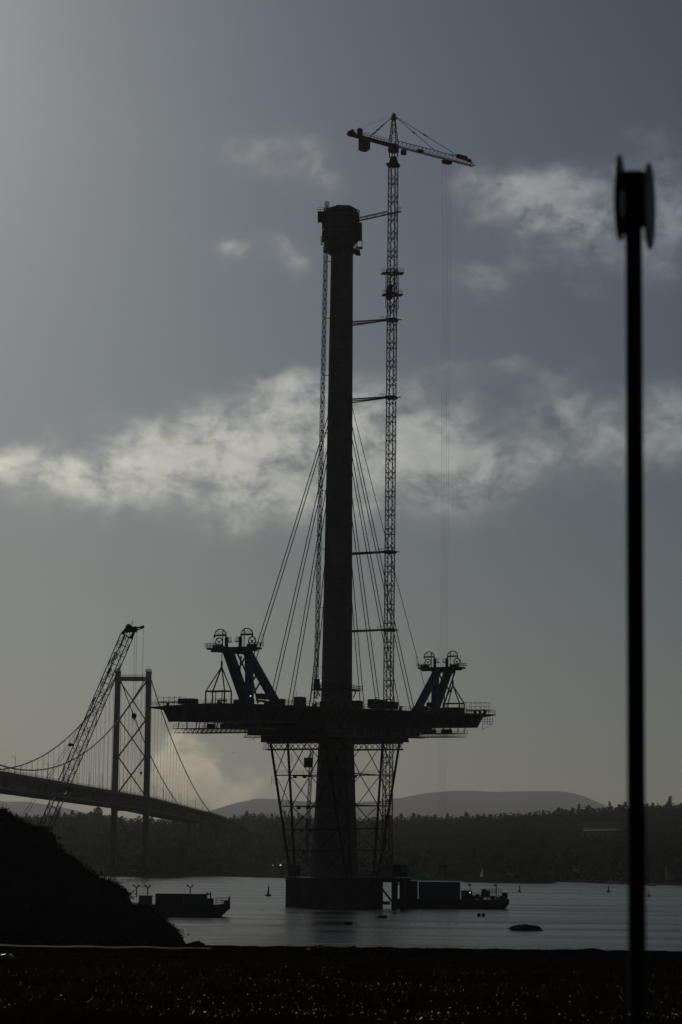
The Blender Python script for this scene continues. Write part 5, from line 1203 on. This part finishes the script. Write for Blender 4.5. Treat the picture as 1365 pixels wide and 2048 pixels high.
# low spit of land
b = MB(); s0 = at_z(1000, 1765, 0)
xs_ = lin(at_z(915, 1762, 0).x, at_z(1100, 1767, 0).x, 40); n_ = len(xs_); V1 = []; V2 = []; V3 = []
for i, x in enumerate(xs_):
    t = i / (n_ - 1); y0 = s0.y - 40 + 12 * sin(t * 9); h_ = 5.2 * sin(pi * min(1, t * 1.02)) ** .7 + .8 * noise.noise(V((x * .1, 0, 0)))
    V1.append((x, y0, -.3)); V2.append((x, y0 + 24, max(.1, h_))); V3.append((x, y0 + 130, max(.05, h_ * .8)))
b.add(V1 + V2 + V3, [(i, i + 1, n_ + i + 1, n_ + i) for i in range(n_ - 1)] + [(n_ + i, n_ + i + 1, 2 * n_ + i + 1, 2 * n_ + i) for i in range(n_ - 1)])
o = b.build('spit', M['far_land'], smooth=True); o['kind'] = 'structure'

# ------------------------------------------------------------------ signpost close to the camera
SD = 12.4; K_ = SD / 18.0
p0 = at(1275, 2048, SD); p1 = at(1267.5, 345, SD); gz = field_z(p0.x, SD)
PXs = (p0.x + p1.x) / 2
sp = thing('signpost', (PXs, SD, gz), 'black signpost close by on the right with two round plates set back to back', 'signpost')
pole_top = at(1267, 345, SD); pole_low = at(1275.5, 2100, SD)
dirp = (pole_top - pole_low); foot_p = pole_low - dirp * ((pole_low.z - gz) / dirp.z)
MB().tube(foot_p - V((0, 0, .3)), pole_top, .066 * K_, 20, .063 * K_).build('pole', M['pole'], sp, smooth=False)
def disc(px, py, hpx, ang, tilt, m):
    c = at(px, py, SD); r = hpx * SD / F / 2; nrm = V((cos(ang), sin(ang), sin(tilt))).normalized(); b = MB()
    d, x, y = b.frame(c, c + nrm); rings = []
    for off, rr in ((-.008, r * .97), (-.006, r), (.006, r), (.008, r * .97)): rings.append([c + nrm * off + x * cos(2 * pi * k / 40) * rr + y * sin(2 * pi * k / 40) * rr for k in range(40)])
    b.loft(rings); dd = b.build('sign_plate', m, sp); return dd, c
d1, c1 = disc(1240.5, 396, 176, radians(-13), radians(-1), M['sign_grey']); d2, c2 = disc(1299.5, 413, 178, radians(-13.5), radians(-1), M['sign_blue'])
b = MB()
pa, pb = at(1243, 360, SD), at(1294, 358, SD); b.bar(pa, pb, .10 * K_, .095 * K_); b.box(at(1268, 362, SD), (.14 * K_, .14 * K_, .12 * K_))
pa, pb = at(1243, 445, SD), at(1266, 452, SD); b.bar(pa, pb, .08 * K_, .13 * K_); b.bar(at(1268, 440, SD), at(1296, 440, SD), .07 * K_, .10 * K_); b.bar(at(1268, 400, SD), at(1290, 400, SD), .05 * K_, .24 * K_)
b.build('clamp', M['bracket'], sp)

# ------------------------------------------------------------------ haze
HAZE = 3.6e-5
hz_m = bpy.data.materials.new('haze_air'); hz_m.use_nodes = True; nt = hz_m.node_tree
for n in list(nt.nodes):
    if n.type != 'OUTPUT_MATERIAL': nt.nodes.remove(n)
pv = nt.nodes.new('ShaderNodeVolumePrincipled'); pv.inputs['Color'].default_value = (0.97, 0.985, 1.0, 1); pv.inputs['Density'].default_value = HAZE; pv.inputs['Anisotropy'].default_value = 0.55
nt.links.new(pv.outputs[0], [n for n in nt.nodes if n.type == 'OUTPUT_MATERIAL'][0].inputs['Volume'])
o = MB().box((0, 13500, 388), (22000, 28000, 780)).build('haze', hz_m); o['kind'] = 'stuff'
